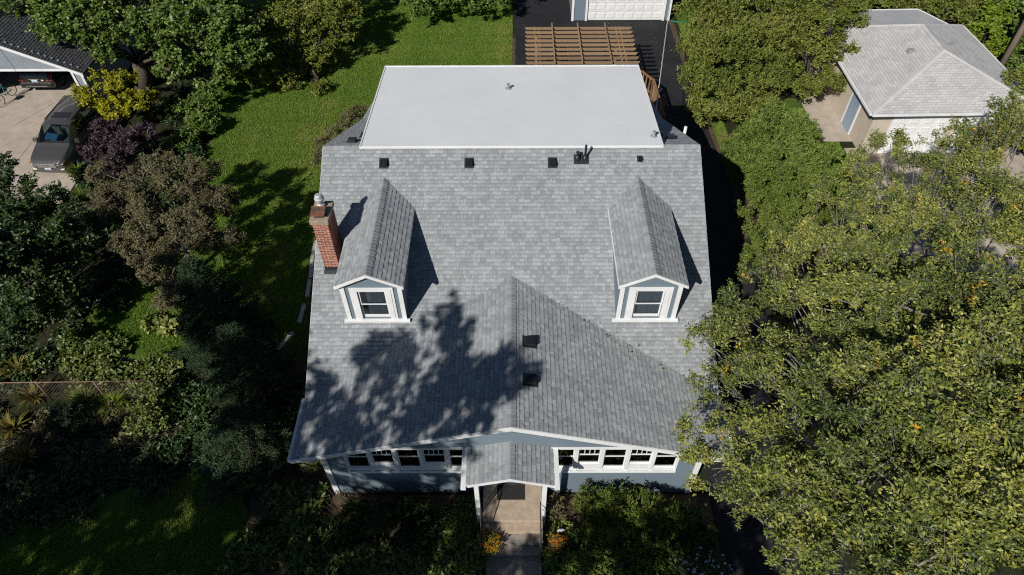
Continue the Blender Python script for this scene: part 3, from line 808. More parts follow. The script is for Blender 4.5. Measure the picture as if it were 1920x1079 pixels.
# a pair of black flues
for x, h in ((2.33, 0.20), (2.60, 0.62)):
    y = 19.50; z = zf(y)
    o = MB().slab([(x-0.13,y-0.16,zf(y-0.16)+0.03),(x+0.13,y-0.16,zf(y-0.16)+0.03),(x+0.13,y+0.16,zf(y+0.16)+0.03),(x-0.13,y+0.16,zf(y+0.16)+0.03)], (0,0,1), 0.015).build('flue_flange', M['flash'], house)
    if h < 0.4:
        MB().lathe((x,y,z), [(0.105,0.0),(0.10,0.12),(0.05,0.20),(0.045,0.30),(0.06,0.31),(0.06,0.34),(0.02,0.36)], 14).build('flue', M['black'], o, smooth=False)
    else:
        MB().lathe((x,y,z), [(0.105,0.0),(0.10,0.10),(0.05,0.18),(0.042,0.20),(0.042,h),(0.03,h+0.01)], 14).build('flue', M['black'], o)
# PVC pipe on the side wall
MB().tube([(6.95,23.0,3.0),(6.95,23.0,5.75)], 0.06, 10).build('vent_pipe', M['trim'], house, smooth=True)

# ---- chimney
CH = empty('chimney', (-6.05, 16.5, 4.9), parent=house)
cx0, cx1, cy0, cy1, czt = -6.31, -5.81, 15.95, 16.85, 7.02
MB().box(cx0+0.005, cx1-0.005, cy0+0.005, cy1-0.005, 4.2, czt).build('mortar_core', M['mortar'], CH)
bh, gap = 0.058, 0.020
rb = random.Random(9)
brick_mesh = {}
def brick(c, sx, sy):
    key = (round(sx,3), round(sy,3), rb.randrange(4))
    if key not in brick_mesh:
        brick_mesh[key] = MB().box(-sx/2, sx/2, -sy/2, sy/2, -bh/2, bh/2, (0.05, 0.4, 0.65, 1.0)[key[2]]).mesh('brick', M['brick'])
    o = bpy.data.objects.new('brick', brick_mesh[key]); link(o, CH, c)
nz = int((czt-4.95)/(bh+gap))
for k in range(nz):
    z = czt - (k+0.5)*(bh+gap)
    off = k % 2
    def row(L, a0, fn):
        u = 0.0 if off else -0.11
        while u < L - 0.03:
            e0, e1 = max(u, 0), min(u+0.198, L)
            if e1 - e0 > 0.04: fn(a0 + (e0+e1)/2, e1-e0)
            u += 0.22
    if z > 5.02:
        row(cx1-cx0, cx0, lambda c, l: brick((c, cy0+0.045, z), l, 0.09))
        row(cx1-cx0, cx0, lambda c, l: brick((c, cy1-0.045, z), l, 0.09) if z > zmain(cy1) else None)
    for x in (cx0+0.045, cx1-0.045):
        row(cy1-cy0-0.2, cy0+0.1, lambda c, l: brick((x, c, z), 0.09, l) if z > zmain(c) + 0.0 else None)
# stone cap, flues, cowl, flashing
box_piece('cap', M['stone'], CH, cx0-0.05, cx1+0.05, cy0-0.05, cy1+0.05, czt, czt+0.17, bevel=0.02)
fl1 = MB().box(cx0+0.08, cx1-0.12, cy0+0.12, cy0+0.40, czt+0.17, czt+0.26); fl1.build('flue_liner', M['flash'], CH)
hood = MB().slab([(cx0-0.02,cy0+0.06,czt+0.30),(cx1-0.07,cy0+0.06,czt+0.30),(cx1-0.07,cy0+0.46,czt+0.36),(cx0-0.02,cy0+0.46,czt+0.36)], (0,0,1), 0.03)
hood.build('rain_hood', M['rust'], CH)
MB().lathe(((cx0+cx1)/2-0.04, cy0+0.66, czt+0.17), [(0.14,0),(0.13,0.10),(0.085,0.14),(0.085,0.22),(0.10,0.22),(0.13,0.27),(0.155,0.30),(0.155,0.36),(0.13,0.40),(0.12,0.40),(0.125,0.45),(0.09,0.49),(0.02,0.50)], 20).build('cowl', M['galv'], CH, smooth=False)
f = MB()
zb0 = zmain(cy0)
f.box(cx0-0.012, cx1+0.012, cy0-0.015, cy0-0.001, zb0-0.05, zb0+0.17)
f.build('flashing', M['flash'], CH)
for x0, x1 in ((cx0-0.012, cx0-0.001), (cx1+0.001, cx1+0.012)):
    prof = [(cy0, zmain(cy0)-0.05), (cy1, zmain(cy1)-0.05), (cy1, zmain(cy1)+0.16), (cy0, zmain(cy0)+0.16)]
    a = [(x0, y, z) for y, z in prof]; b = [(x1, y, z) for y, z in prof]
    MB().add(a+b, [(0,1,2,3),(7,6,5,4),(0,4,5,1),(1,5,6,2),(2,6,7,3),(3,7,4,0)]).build('flashing', M['flash'], CH)
MB().slab([(cx0-0.05,cy0-0.13,zmain(cy0-0.13)+0.028),(cx1+0.05,cy0-0.13,zmain(cy0-0.13)+0.028),(cx1+0.05,cy0,zmain(cy0)+0.028),(cx0-0.05,cy0,zmain(cy0)+0.028)], nf, 0.008).build('apron_flashing', M['flash'], CH)

# ------------------------------------------------------------------ back garage
G = empty('garage', (7.1, 46, 0), label='white and blue garage with white panelled door behind the pergola', cat='garage')
g = MB()
g.box(3.9, 4.88, 43.3, 43.42, 0, 2.9); g.box(9.86, 10.3, 43.3, 43.42, 0, 2.9); g.box(4.88, 9.86, 43.302, 43.42, 2.42, 2.9)
g.box(3.9, 4.02, 43.42, 49.5, 0, 2.9); g.box(10.18, 10.3, 43.42, 49.5, 0, 2.9); g.box(3.9, 10.3, 49.5, 49.6, 0, 2.9)
g.build('wall', M['siding'], G)
for a, b in ((4.03,4.76), (9.98,10.17)):
    lw = MB(); lap_wall(lw, a, b, 43.30, 0.05, 2.85, 0.13); lw.build('siding_boards', M['siding'], G)
for x0, x1 in ((3.87,4.02), (4.77,4.90), (9.84,9.97), (10.18,10.33)):
    box_piece('trim_board', M['trim'], G, x0, x1, 43.22, 43.299, 0, 2.9)
box_piece('head_trim', M['trim'], G, 4.9, 9.84, 43.24, 43.299, 2.42, 2.56)
gd = box_piece('garage_door', M['trim'], G, 4.9, 9.84, 43.33, 43.37, 0.02, 2.42)
pm_ = MB(); 
pm_.add([(-0.24,0,-0.19),(0.24,0,-0.19),(0.24,0,0.19),(-0.24,0,0.19),(-0.20,-0.018,-0.15),(0.20,-0.018,-0.15),(0.20,-0.018,0.15),(-0.20,-0.018,0.15)],
        [(4,5,6,7),(0,1,5,4),(1,2,6,5),(2,3,7,6),(3,0,4,7)])
panel_me = pm_.mesh('panel', M['trim'])
for i in range(8):
    for j in range(4):
        o = bpy.data.objects.new('panel', panel_me); link(o, gd, (5.21+0.617*i, 43.329, 0.33+0.59*j))
for j in range(1, 4):
    box_piece('section_joint', M['pipe'], gd, 4.92, 9.82, 43.322, 43.3295, 0.025+0.59*j, 0.037+0.59*j)
r = MB()
for s in (-1, 1):
    poly = [(7.1, 43.0, 4.6), (7.1+s*3.6, 43.0, 2.85), (7.1+s*3.6, 49.9, 2.85), (7.1, 49.9, 4.6)]
    r.slab(poly if s < 0 else poly[::-1], (s*0.49,0,1), 0.14)
r.build('roof', M['shingle'], G)
r = MB().add([(3.9,43.35,2.9),(10.3,43.35,2.9),(7.1,43.35,4.45)], [(0,1,2)]); r.build('gable', M['siding'], G)

# ------------------------------------------------------------------ pergola and deck
P = empty('pergola', (3.75, 35.3, 0), label='brown cedar pergola with nine rafters beyond the white flat roof', cat='pergola')
for k in range(9):
    y = 33.36 + k*0.47
    dx = random.uniform(-0.02, 0.02)
    mb = MB()
    x0, x1 = 0.72+dx, 6.80+dx
    a = [(x0+0.12,2.565),(x1-0.12,2.565),(x1,2.64),(x1,2.70),(x0,2.70),(x0,2.64)]
    v = [(x, y-0.035, z) for x, z in a] + [(x, y+0.035, z) for x, z in a]
    mb.add(v, [(5,4,3,2,1,0),(6,7,8,9,10,11)] + [(i,(i+1)%6,6+(i+1)%6,6+i) for i in range(6)], random.random())
    mb.build('rafter', M['wood'], P)
for x in (2.27, 3.74, 5.30):
    MB().bar((x, 33.15, 2.745), (x, 37.5, 2.745), 0.06, 0.085, rnd=random.random()).build('batten', M['wood'], P)
for x in (1.40, 6.05):
    for d in (-0.12, 0.12):
        MB().bar((x+d, 33.1, 2.46), (x+d, 37.5, 2.46), 0.045, 0.19, rnd=random.random()).build('beam', M['wood'], P)
    for y in (33.5, 37.0):
        box_piece('post', M['wood'], P, x-0.07, x+0.07, y-0.07, y+0.07, 0.3, 2.44, random.random())
DK = empty('deck', (4.3, 33, 0), label='low brown deck with railing behind the house', cat='deck')
for k in range(34):
    y0 = 29.75 + k*0.15
    box_piece('plank', M['deckwood'], DK, 0.7, 7.5 if y0 < 33.3 else 7.0, y0, y0+0.142, 0.55, 0.59, random.random())
for a, b in (((7.0,34.7), (7.72,33.4)), ((7.72,33.4), (7.80,30.0))):
    a, b = Vector((a[0], a[1], 0)), Vector((b[0], b[1], 0))
    MB().bar(a+Vector((0,0,1.55)), b+Vector((0,0,1.55)), 0.14, 0.04, rnd=0.8).build('top_rail', M['deckwood'], DK)
    MB().bar(a+Vector((0,0,0.75)), b+Vector((0,0,0.75)), 0.05, 0.09, rnd=0.4).build('bottom_rail', M['deckwood'], DK)
    n = max(3, int((b-a).length/0.26))
    for i in range(n+1):
        p = a.lerp(b, i/n)
        MB().box(p.x-0.02, p.x+0.02, p.y-0.08, p.y+0.08, 0.60, 1.53, random.random()).build('baluster', M['wood'], DK)
for p in ((7.0,34.7), (7.72,33.4), (7.80,30.0)):
    box_piece('post', M['deckwood'], DK, p[0]-0.06, p[0]+0.06, p[1]-0.06, p[1]+0.06, 0, 1.62, 0.6)
# furniture under the pergola: two tables of potted plants
for k, (x, y) in enumerate(((2.0,33.1), (4.2,34.2))):
    t = empty('patio_table', (x, y, 0.59), label=('small brown table under the pergola beside the white roof edge', 'small brown table under the middle of the pergola')[k], cat='table', group='tables under the pergola')
    box_piece('table_top', M['deckwood'], t, x-0.45, x+0.45, y-0.3, y+0.3, 1.25, 1.30)
    for sx in (-0.4, 0.4):
        for sy in (-0.25, 0.25): box_piece('leg', M['deckwood'], t, x+sx-0.03, x+sx+0.03, y+sy-0.03, y+sy+0.03, 0.59, 1.249)

# ------------------------------------------------------------------ right neighbour's hip-roofed garage
N = empty('neighbour_garage', (21.65, 32.8, 0), label='beige garage with pale grey hip roof behind the large tree', cat='garage')
gx0, gx1, gy0, gy1 = 17.95, 25.35, 28.9, 36.6
wb = MB(); wb.box(gx0, gx1, gy0, gy1, 0, 2.68); wb.build('wall', M['beige'], N)
sd_ = MB()
lap_wall(sd_, gy0, gy1, gx0, 0.05, 2.66, 0.115, axis='y', out=-1)
sd_.build('siding_boards', M['beige'], N)
dr = box_piece('side_door', M['bluedoor'], N, gx0-0.05, gx0-0.022, 30.55, 31.55, 0.05, 2.15)
box_piece('door_casing', M['trim'], N, gx0-0.06, gx0-0.021, 31.56, 31.68, 0.05, 2.25); box_piece('door_casing', M['trim'], N, gx0-0.06, gx0-0.021, 30.42, 30.54, 0.05, 2.25)
for x0, x1 in ((18.9, 21.75), (22.2, 24.9)):
    d = box_piece('garage_door', M['trim'], N, x0, x1, gy0-0.05, gy0-0.002, 0.03, 2.3)
    for i in range(4):
        for j in range(4):
            o = bpy.data.objects.new('panel', panel_me); link(o, d, (x0+0.36+i*(x1-x0-0.72)/3, gy0-0.051, 0.32+0.56*j))
ez, rz = 2.72, 4.22
A, B, C, Dd = Vector((17.45,28.38,ez)), Vector((25.88,28.55,ez)), Vector((25.6,37.15,ez)), Vector((17.5,37.0,ez))
R1, R2 = Vector((21.58,31.66,rz)), Vector((21.62,34.3,rz))
roof_mb = MB()
roof_mb.add([A,B,C,Dd,R1,R2, A-Vector((0,0,.14)),B-Vector((0,0,.14)),C-Vector((0,0,.14)),Dd-Vector((0,0,.14))],
            [(0,1,4),(1,2,5,4),(2,3,5),(3,0,4,5),(0,6,7,1),(1,7,8,2),(2,8,9,3),(3,9,6,0),(9,8,7,6)])
nroof = roof_mb.build('hip_roof', M['deck'], N)
def hip_plane(p, q, tops, seed):
    U = (q-p).normalized(); V = None
    nrm = U.cross(tops[0]-p).normalized()
    if nrm.z < 0: nrm = -nrm
    V = nrm.cross(U)
    if V.z < 0: V = -V
    poly = [(0,0), ((q-p).length,0)] + [((t-p).dot(U), (t-p).dot(V)) for t in tops]
    return shingle_pieces(p, U, V, poly, exposure=0.145, three_tab=0.31, seed=seed, thick=0.014)
pc = hip_plane(A, B, [R1], 71) + hip_plane(B, C, [R2, R1], 72) + hip_plane(C, Dd, [R2], 73) + hip_plane(Dd, A, [R1, R2], 74)
join_pieces(pc, 'shingles', M['gshingle'], nroof, kind='stuff')
def hip_caps(p, q, nm='hip_cap'):
    d = (q-p); n = int(d.length/0.2); u = d.normalized()
    sd2 = u.cross(Vector((0,0,1))).normalized()
    mb = MB()
    for i in range(n):
        c = p + d*(i/n); e = c + u*0.23
        for s in (-1, 1):
            pts = [c+Vector((0,0,0.045)), c+sd2*s*0.15+Vector((0,0,-0.005)), e+sd2*s*0.15+Vector((0,0,-0.02)), e+Vector((0,0,0.03))]
            mb.add(pts, [(0,1,2,3) if s > 0 else (3,2,1,0)], 0.8+0.2*random.random())
    mb.build('hip_caps', M['gshingle'], nroof, kind='stuff')
hip_caps(A, R1); hip_caps(B, R1); hip_caps(R1, R2); hip_caps(Dd, R2); hip_caps(C, R2)
for p, q in ((A,B), (B,C), (Dd,A)):
    d = (q-p).normalized(); o = d.cross(Vector((0,0,1))).normalized()
    MB().bar(p+o*0.06-Vector((0,0,0.06)), q+o*0.06-Vector((0,0,0.06)), 0.10, 0.11).build('gutter', M['trim'], N)
for c, dx in (((20.35,32.3), -1), ((22.35,32.5), 1)):
    z = rz - (rz-ez)/4.1*abs(c[0]-21.6)
    v = MB().add([(c[0]-0.2,c[1]-0.2,z-0.08),(c[0]+0.2,c[1]-0.2,z-0.08),(c[0]+0.2,c[1]+0.2,z-0.08),(c[0]-0.2,c[1]+0.2,z-0.08),
                  (c[0]-0.13,c[1]-0.14,z+0.16),(c[0]+0.13,c[1]-0.14,z+0.16),(c[0]+0.13,c[1]+0.14,z+0.16),(c[0]-0.13,c[1]+0.14,z+0.16)],
                 [(4,5,6,7),(0,1,5,4),(1,2,6,5),(2,3,7,6),(3,0,4,7)])
    v.build('roof_vent', M['pipe'], N, bevel=0.01)
ext = empty('lean_to', (21.5, 39, 0), parent=N)
mb = MB().slab([(17.4,37.2,2.62),(25.1,37.2,2.62),(24.2,39.6,2.45),(17.4,39.4,2.45)], (0,0,1), 0.12); mb.build('lean_to_roof', M['rolled'], ext)
MB().box(17.8, 23.9, 37.0, 39.1, 0, 2.34).build('lean_to_wall', M['beige'], ext)
MB().bar((17.4,39.44,2.42), (24.2,39.64,2.42), 0.06, 0.12).build('edge_trim', M['trim'], ext)
MB().bar((25.13,37.2,2.58), (24.24,39.6,2.42), 0.06, 0.12).build('edge_trim', M['trim'], ext)

# ------------------------------------------------------------------ left neighbour's open garage
Lg = empty('open_garage', (-27, 37, 0), label='grey-sided open garage with charcoal gable roof in the shade', cat='garage')
gxr = -23.25; gxl = -31.4; yfr = 33.25; yb_ = 40.6
ridx = -27.3; lz = 2.50; rzz = 4.36
mb = MB()
mb.box(gxr-0.12, gxr, yfr+0.1, yb_, 0, lz); mb.box(gxl, gxl+0.12, yfr+0.1, yb_, 0, lz); mb.box(gxl, gxr, yb_, yb_+0.12, 0, lz)
mb.box(gxr-0.55, gxr, yfr, yfr+0.1, 0, 2.36); mb.box(gxl, gxl+0.5, yfr, yfr+0.1, 0, 2.36)
mb.build('wall', M['greysiding'], Lg)
gb = MB()
z = 2.44
while z < rzz-0.1:
    hwid = (rzz-0.06-z)/((rzz-lz)/(gxr-ridx))
    a, b = max(gxl, ridx-hwid), min(gxr, ridx+hwid)
    gb.box(a, b, yfr-0.02, yfr+0.06, z, z+0.115); gb.box(a, b, yfr-0.004, yfr+0.06, z+0.115, z+0.13)
    z += 0.13
gb.build('gable_siding', M['greysiding'], Lg)
box_piece('door_head', M['trim'], Lg, gxl+0.4, gxr-0.4, yfr-0.05, yfr-0.021, 2.34, 2.46)
box_piece('door_jamb', M['trim'], Lg, gxr-0.56, gxr-0.44, yfr-0.05, yfr-0.001, 0, 2.34)
box_piece('corner_board', M['trim'], Lg, gxr-0.10, gxr+0.02, yfr-0.05, yfr+0.08, 0, 2.45)
MB().box(gxl+0.13, gxr-0.13, yfr+0.9, yb_-0.01, -0.02, 0.035).build('garage_floor', M['concrete'], Lg)
rf = MB(); pcs = []
sl = (rzz-lz)/(gxr-ridx)
for s in (-1, 1):
    e = ridx + s*(gxr-ridx+0.3); ze_ = lz - 0.3*sl
    poly = [(ridx, yfr-0.35, rzz), (e, yfr-0.35, ze_), (e, yb_+0.3, ze_), (ridx, yb_+0.3, rzz)]
    rf.slab(poly if s < 0 else poly[::-1], (s*sl,0,1), 0.12)
    Ll = math.hypot(e-ridx, rzz-ze_)
    if s > 0: pcs += shingle_pieces((e, yfr-0.35, ze_), (0,1,0), (-s,0,sl), [(0,0),(yb_+0.65-yfr,0),(yb_+0.65-yfr,Ll),(0,Ll)], seed=80, thick=0.016)
    MB().slab([(ridx, yfr-0.39, rzz+0.01), (e, yfr-0.39, ze_+0.01), (e, yfr-0.351, ze_+0.01), (ridx, yfr-0.351, rzz+0.01)][::(1 if s < 0 else -1)], (0,0,1), 0.17).build('rake_board', M['trim'], Lg)
rfo = rf.build('roof', M['dshingle'], Lg)
join_pieces(pcs, 'shingles', M['dshingle'], rfo, kind='stuff')

# ------------------------------------------------------------------ vehicles
def lerp_tab(tab, x):
    xs_ = [t[0] for t in tab]
    out = []
    for k in range(1, len(tab[0])):
        out.append(float(np.interp(x, xs_, [t[k] for t in tab])))
    return out

def smooth_tab(tab, x):
    """cosine-free monotone blend: average of neighbours for soft lines"""
    a = [lerp_tab(tab, x+d) for d in (-0.06, -0.03, 0, 0.03, 0.06)]
    return [sum(c)/5 for c in zip(*a)]

def car(name, loc, rot, tab, breaks, paint, label, windshield, rearglass, side, roof_x, extra=None):
    """tab rows: x from nose, z bottom, z shoulder, z belt, z top, half width bottom, shoulder, belt, top"""
    root = empty(name, loc, label=label, cat='car')
    root.rotation_euler = (0, 0, rot)
    Lc = tab[-1][0]
    xs_ = sorted(set([round(i*Lc/46, 3) for i in range(47)] + breaks))
    rows = []
    for x in xs_:
        zb, zs_, zl, zt, wb_, ws, wl, wt = lerp_tab(tab, x) if x in breaks else smooth_tab(tab, x)
        half = [(wb_*0.9, zb), (wb_, zb+0.06), (ws, zs_*0.72+zb*0.28), (ws, zs_), (wl+0.4*(ws-wl), zs_+0.6*(zl-zs_)), (wl, zl), (wl+(wt-wl)*0.5, zl+(zt-zl)*0.52), (wt, zl+(zt-zl)*0.93), (wt*0.86, zt), (wt*0.45, zt+0.02*(zt-zl)+0.004)]
        sec = [(-a, z) for a, z in half] + [(0, half[-1][1]+0.004)] + [(a, z) for a, z in reversed(half)]
        rows.append([(sx, x, sz) for sx, sz in sec])
    ns = len(rows[0])
    bodyb, glass = MB(), {'windshield': MB(), 'rear_window': MB(), 'side_window': MB()}
    sides = {}
    for i in range(len(rows)-1):
        xm = (xs_[i]+xs_[i+1])/2
        for j in range(ns-1):
            q = [rows[i][j], rows[i+1][j], rows[i+1][j+1], rows[i][j+1]]
            tgt = bodyb
            topj = 7 <= j <= 12
            if windshield[0] <= xm <= windshield[1] and topj: tgt = glass['windshield']
            elif rearglass[0] <= xm <= rearglass[1] and topj: tgt = glass['rear_window']
            elif j in (5, 6, 13, 14):
                for k, (a, b) in enumerate(side):
                    if a <= xm <= b: tgt = sides.setdefault((k, j < 10), MB())
            tgt.add(q, [(0,1,2,3)])
    for end in (0, -1):
        bodyb.add(rows[end], [tuple(range(ns)) if end == 0 else tuple(reversed(range(ns)))])
    def put(mb, nm, mat, par=root, smooth=True):
        me = mb.mesh(nm, mat, (0,0,0), False)
        if smooth:
            import bmesh
            bm = bmesh.new(); bm.from_mesh(me); bmesh.ops.remove_doubles(bm, verts=bm.verts, dist=0.0005)
            for f_ in bm.faces: f_.smooth = True
            bm.to_mesh(me); bm.free()
        o = bpy.data.objects.new(nm, me); COL.objects.link(o); o.parent = par
        WL[o.name] = Vector((0,0,0))
        return o
    bo = put(bodyb, 'body', paint)
    e = bo.modifiers.new('crease', 'EDGE_SPLIT'); e.split_angle = R(38)
    for k in glass:
        if glass[k].f: put(glass[k], k, M['carglass'])
    for k, mb_ in sides.items(): put(mb_, 'side_window', M['carglass'])
    # cabin: dark floor pan with seats and dashboard
    cab = MB().box(-0.72, 0.72, windshield[0]+0.3, Lc-0.35, 0.45, 0.62); put(cab, 'cabin_floor', M['seatgrey'], smooth=False)
    put(MB().box(-0.74, 0.74, windshield[0]-0.1, windshield[0]+0.35, 0.62, 1.0), 'dashboard', M['seatgrey'], smooth=False)
    for sx in (-0.38, 0.38):
        for yy in (windshield[1]+0.25, windshield[1]+1.2):
            st_ = MB().box(sx-0.25, sx+0.25, yy-0.45, yy+0.05, 0.63, 0.85); st_.box(sx-0.25, sx+0.25, yy+0.051, yy+0.18, 0.63, 1.3); st_.box(sx-0.13, sx+0.13, yy+0.07, yy+0.16, 1.301, 1.45)
            put(st_, 'seat', M['seatgrey'], smooth=False)
    # wheels
    for sx in (-1, 1):
        for yy in (0.92, Lc-1.0):
            w = MB().tube([(sx*0.74, yy, 0.335), (sx*0.95, yy, 0.335)], 0.335, 20); wo = put(w, 'wheel', M['tyre'], smooth=False)
            w = MB().tube([(sx*0.945, yy, 0.335), (sx*0.962, yy, 0.335)], 0.21, 14); put(w, 'rim', M['chrome'], wo, smooth=False)
    if extra: extra(root, put, Lc)
    return root

van_tab = [  # x, zbot, zshoulder, zbelt, ztop, wbot, wsh, wbelt, wtop
    (0.00, 0.30, 0.55, 0.66, 0.70, 0.62, 0.66, 0.60, 0.55),
    (0.06, 0.24, 0.60, 0.74, 0.79, 0.78, 0.82, 0.76, 0.70),
    (0.25, 0.20, 0.66, 0.82, 0.88, 0.90, 0.94, 0.86, 0.80),
    (0.60, 0.20, 0.72, 0.90, 0.97, 0.95, 0.99, 0.90, 0.84),
    (1.02, 0.20, 0.76, 0.98, 1.06, 0.96, 1.00, 0.92, 0.86),
    (1.15, 0.20, 0.78, 1.00, 1.13, 0.96, 1.00, 0.92, 0.84),
    (1.95, 0.20, 0.80, 1.02, 1.66, 0.96, 1.00, 0.93, 0.73),
    (2.30, 0.20, 0.80, 1.03, 1.72, 0.96, 1.00, 0.94, 0.72),
    (3.60, 0.20, 0.82, 1.05, 1.74, 0.96, 1.00, 0.94, 0.72),
    (4.60, 0.22, 0.84, 1.06, 1.70, 0.95, 0.99, 0.93, 0.70),
    (5.00, 0.28, 0.84, 1.06, 1.35, 0.92, 0.96, 0.90, 0.68),
    (5.15, 0.34, 0.80, 0.98, 1.05, 0.84, 0.88, 0.82, 0.66)]
def van_extra(root, put, Lc):
    s = MB()
    s.slab([(-0.44,2.42,1.748),(0.44,2.42,1.748),(0.44,2.92,1.757),(-0.44,2.92,1.757)], (0,0,1), 0.012)
    put(s, 'sunroof', M['black'], smooth=False)
    for k in range(3):
        put(MB().box(-0.46, 0.46, -0.035-0.004*k, -0.012+0.03*(k == 2), 0.50+0.075*k, 0.545+0.075*k), 'grille_bar', M['chrome'], smooth=False)
    put(MB().box(-0.50, 0.50, -0.012, 0.02, 0.46, 0.71), 'grille', M['black'], smooth=False)
    # badge in the middle of the grille
    bd = MB().box(-0.055, -0.035, -0.062, -0.046, 0.54, 0.66); bd.box(0.035, 0.055, -0.062, -0.046, 0.54, 0.66); bd.box(-0.034, 0.034, -0.061, -0.047, 0.59, 0.612)
    put(bd, 'emblem', M['chrome'], smooth=False)
    for sx in (-1, 1):
        h = MB().add([(sx*0.52,0.02,0.60),(sx*0.80,0.10,0.64),(sx*0.86,0.42,0.78),(sx*0.56,0.14,0.745),(sx*0.52,-0.03,0.62),(sx*0.82,0.05,0.66),(sx*0.885,0.42,0.80),(sx*0.57,0.10,0.79)],
                     [(4,5,6,7),(0,1,5,4),(1,2,6,5),(2,3,7,6),(3,0,4,7)])
        put(h, 'headlight', M['lamp'], smooth=False)
        h = MB().add([(sx*0.80,0.08,0.63),(sx*0.89,0.30,0.66),(sx*0.885,0.42,0.80),(sx*0.82,0.05,0.69),(sx*0.82,0.03,0.64),(sx*0.92,0.30,0.67),(sx*0.91,0.44,0.81),(sx*0.84,0.03,0.70)],
                     [(4,5,6,7),(0,1,5,4),(1,2,6,5),(2,3,7,6),(3,0,4,7)])
        put(h, 'indicator', M['amber'], smooth=False)
        put(MB().box(sx*0.70-0.09, sx*0.70+0.09, -0.01, 0.06, 0.34, 0.41), 'fog_lamp', M['lamp'], smooth=False)
        m_ = MB().box(sx*1.08-0.11, sx*1.08+0.11, 1.42, 1.56, 0.98, 1.15); put(m_, 'mirror', M['van'], smooth=False)
        put(MB().bar((sx*0.05, 1.13, 1.145), (sx*0.05+0.5*sx-0.3, 1.20, 1.185), 0.02, 0.015), 'wiper', M['black'], smooth=False)
        put(MB().box(sx*0.68-0.02, sx*0.68+0.02, 2.3, 4.5, 1.725, 1.75), 'roof_rail', M['black'], smooth=False)
    pl = put(MB().box(-0.155, 0.155, -0.055, -0.03, 0.37, 0.47), 'license_plate', M['plate'], smooth=False)
    put(MB().box(-0.12, 0.12, -0.0575, -0.0552, 0.395, 0.44), 'print', M['plateblue'], pl, smooth=False)
    put(MB().box(-0.84, 0.84, -0.01, 0.10, 0.20, 0.30), 'bumper', M['van'], smooth=False)
    put(MB().slab([(-0.62,1.50,1.10),(0.0,1.46,1.04),(0.0,1.8,1.2),(-0.58,1.85,1.26)], (0,0,1), 0.02), 'folded_sunshade', M['shade_blue'], smooth=False)
car('minivan', (-23.18, 27.25, 0.03), R(-2.0), van_tab, [1.15, 1.95, 2.05, 3.0, 3.1, 4.0, 4.1, 4.62, 4.98], M['van'],
    'taupe minivan with sunroof parked facing out on the tan concrete drive', (1.15, 1.95), (4.62, 4.98), ((2.05,3.0),(3.1,4.0),(4.1,4.62)), 0, van_extra)

suv_tab = [
    (0.00, 0.40, 0.66, 0.90, 1.00, 0.84, 0.88, 0.82, 0.70),
    (0.10, 0.32, 0.74, 1.04, 1.16, 0.90, 0.94, 0.88, 0.76),
    (0.14, 0.30, 0.80, 1.08, 1.22, 0.92, 0.95, 0.90, 0.78),
    (0.55, 0.26, 0.82, 1.10, 1.66, 0.93, 0.96, 0.91, 0.72),
    (0.80, 0.24, 0.82, 1.10, 1.72, 0.93, 0.96, 0.91, 0.72),
    (2.70, 0.24, 0.82, 1.08, 1.72, 0.93, 0.96, 0.91, 0.72),
    (3.40, 0.24, 0.80, 1.04, 1.16, 0.93, 0.96, 0.90, 0.80),
    (4.40, 0.26, 0.72, 0.92, 0.98, 0.90, 0.93, 0.86, 0.78),
    (4.75, 0.36, 0.60, 0.72, 0.76, 0.74, 0.78, 0.72, 0.66)]
def suv_extra(root, put, Lc):
    put(MB().box(-0.88, 0.88, -0.10, 0.06, 0.42, 0.66), 'bumper', M['black'], smooth=False)
    put(MB().box(-0.62, 0.62, -0.105, -0.101, 0.50, 0.53), 'bumper_strip', M['chrome'], smooth=False)
    for sx in (-1, 1):
        h = MB().add([(sx*0.66,0.02,0.80),(sx*0.93,0.08,0.80),(sx*0.93,0.16,1.10),(sx*0.72,0.08,1.10),(sx*0.66,-0.03,0.80),(sx*0.95,0.03,0.80),(sx*0.96,0.30,1.10),(sx*0.72,0.05,1.12)],
                     [(4,5,6,7),(0,1,5,4),(1,2,6,5),(2,3,7,6),(3,0,4,7)])
        put(h, 'tail_light', M['redlens'], smooth=False)
    pl = put(MB().box(-0.16, 0.16, -0.035, 0.0, 0.74, 0.88), 'license_plate', M['plate'], smooth=False)
    put(MB().box(-0.12, 0.12, -0.0375, -0.0352, 0.78, 0.83), 'print', M['plateblue'], pl, smooth=False)
    put(MB().box(-0.30, 0.30, -0.03, 0.02, 0.90, 0.94), 'chrome_strip', M['chrome'], smooth=False)
    put(MB().box(0.38, 0.50, -0.012, 0.02, 0.80, 0.90), 'sticker', M['trim'], smooth=False)
car('parked_suv', (-27.2, 34.75, 0.035), 0.0, suv_tab, [0.14, 0.55, 0.7, 1.6, 1.7, 2.65, 2.70, 3.40], M['suv'],
    'black car inside the open garage, its red tail lights facing out', (2.70, 3.40), (0.14, 0.55), ((0.7,1.6),(1.7,2.65)), 0, suv_extra)

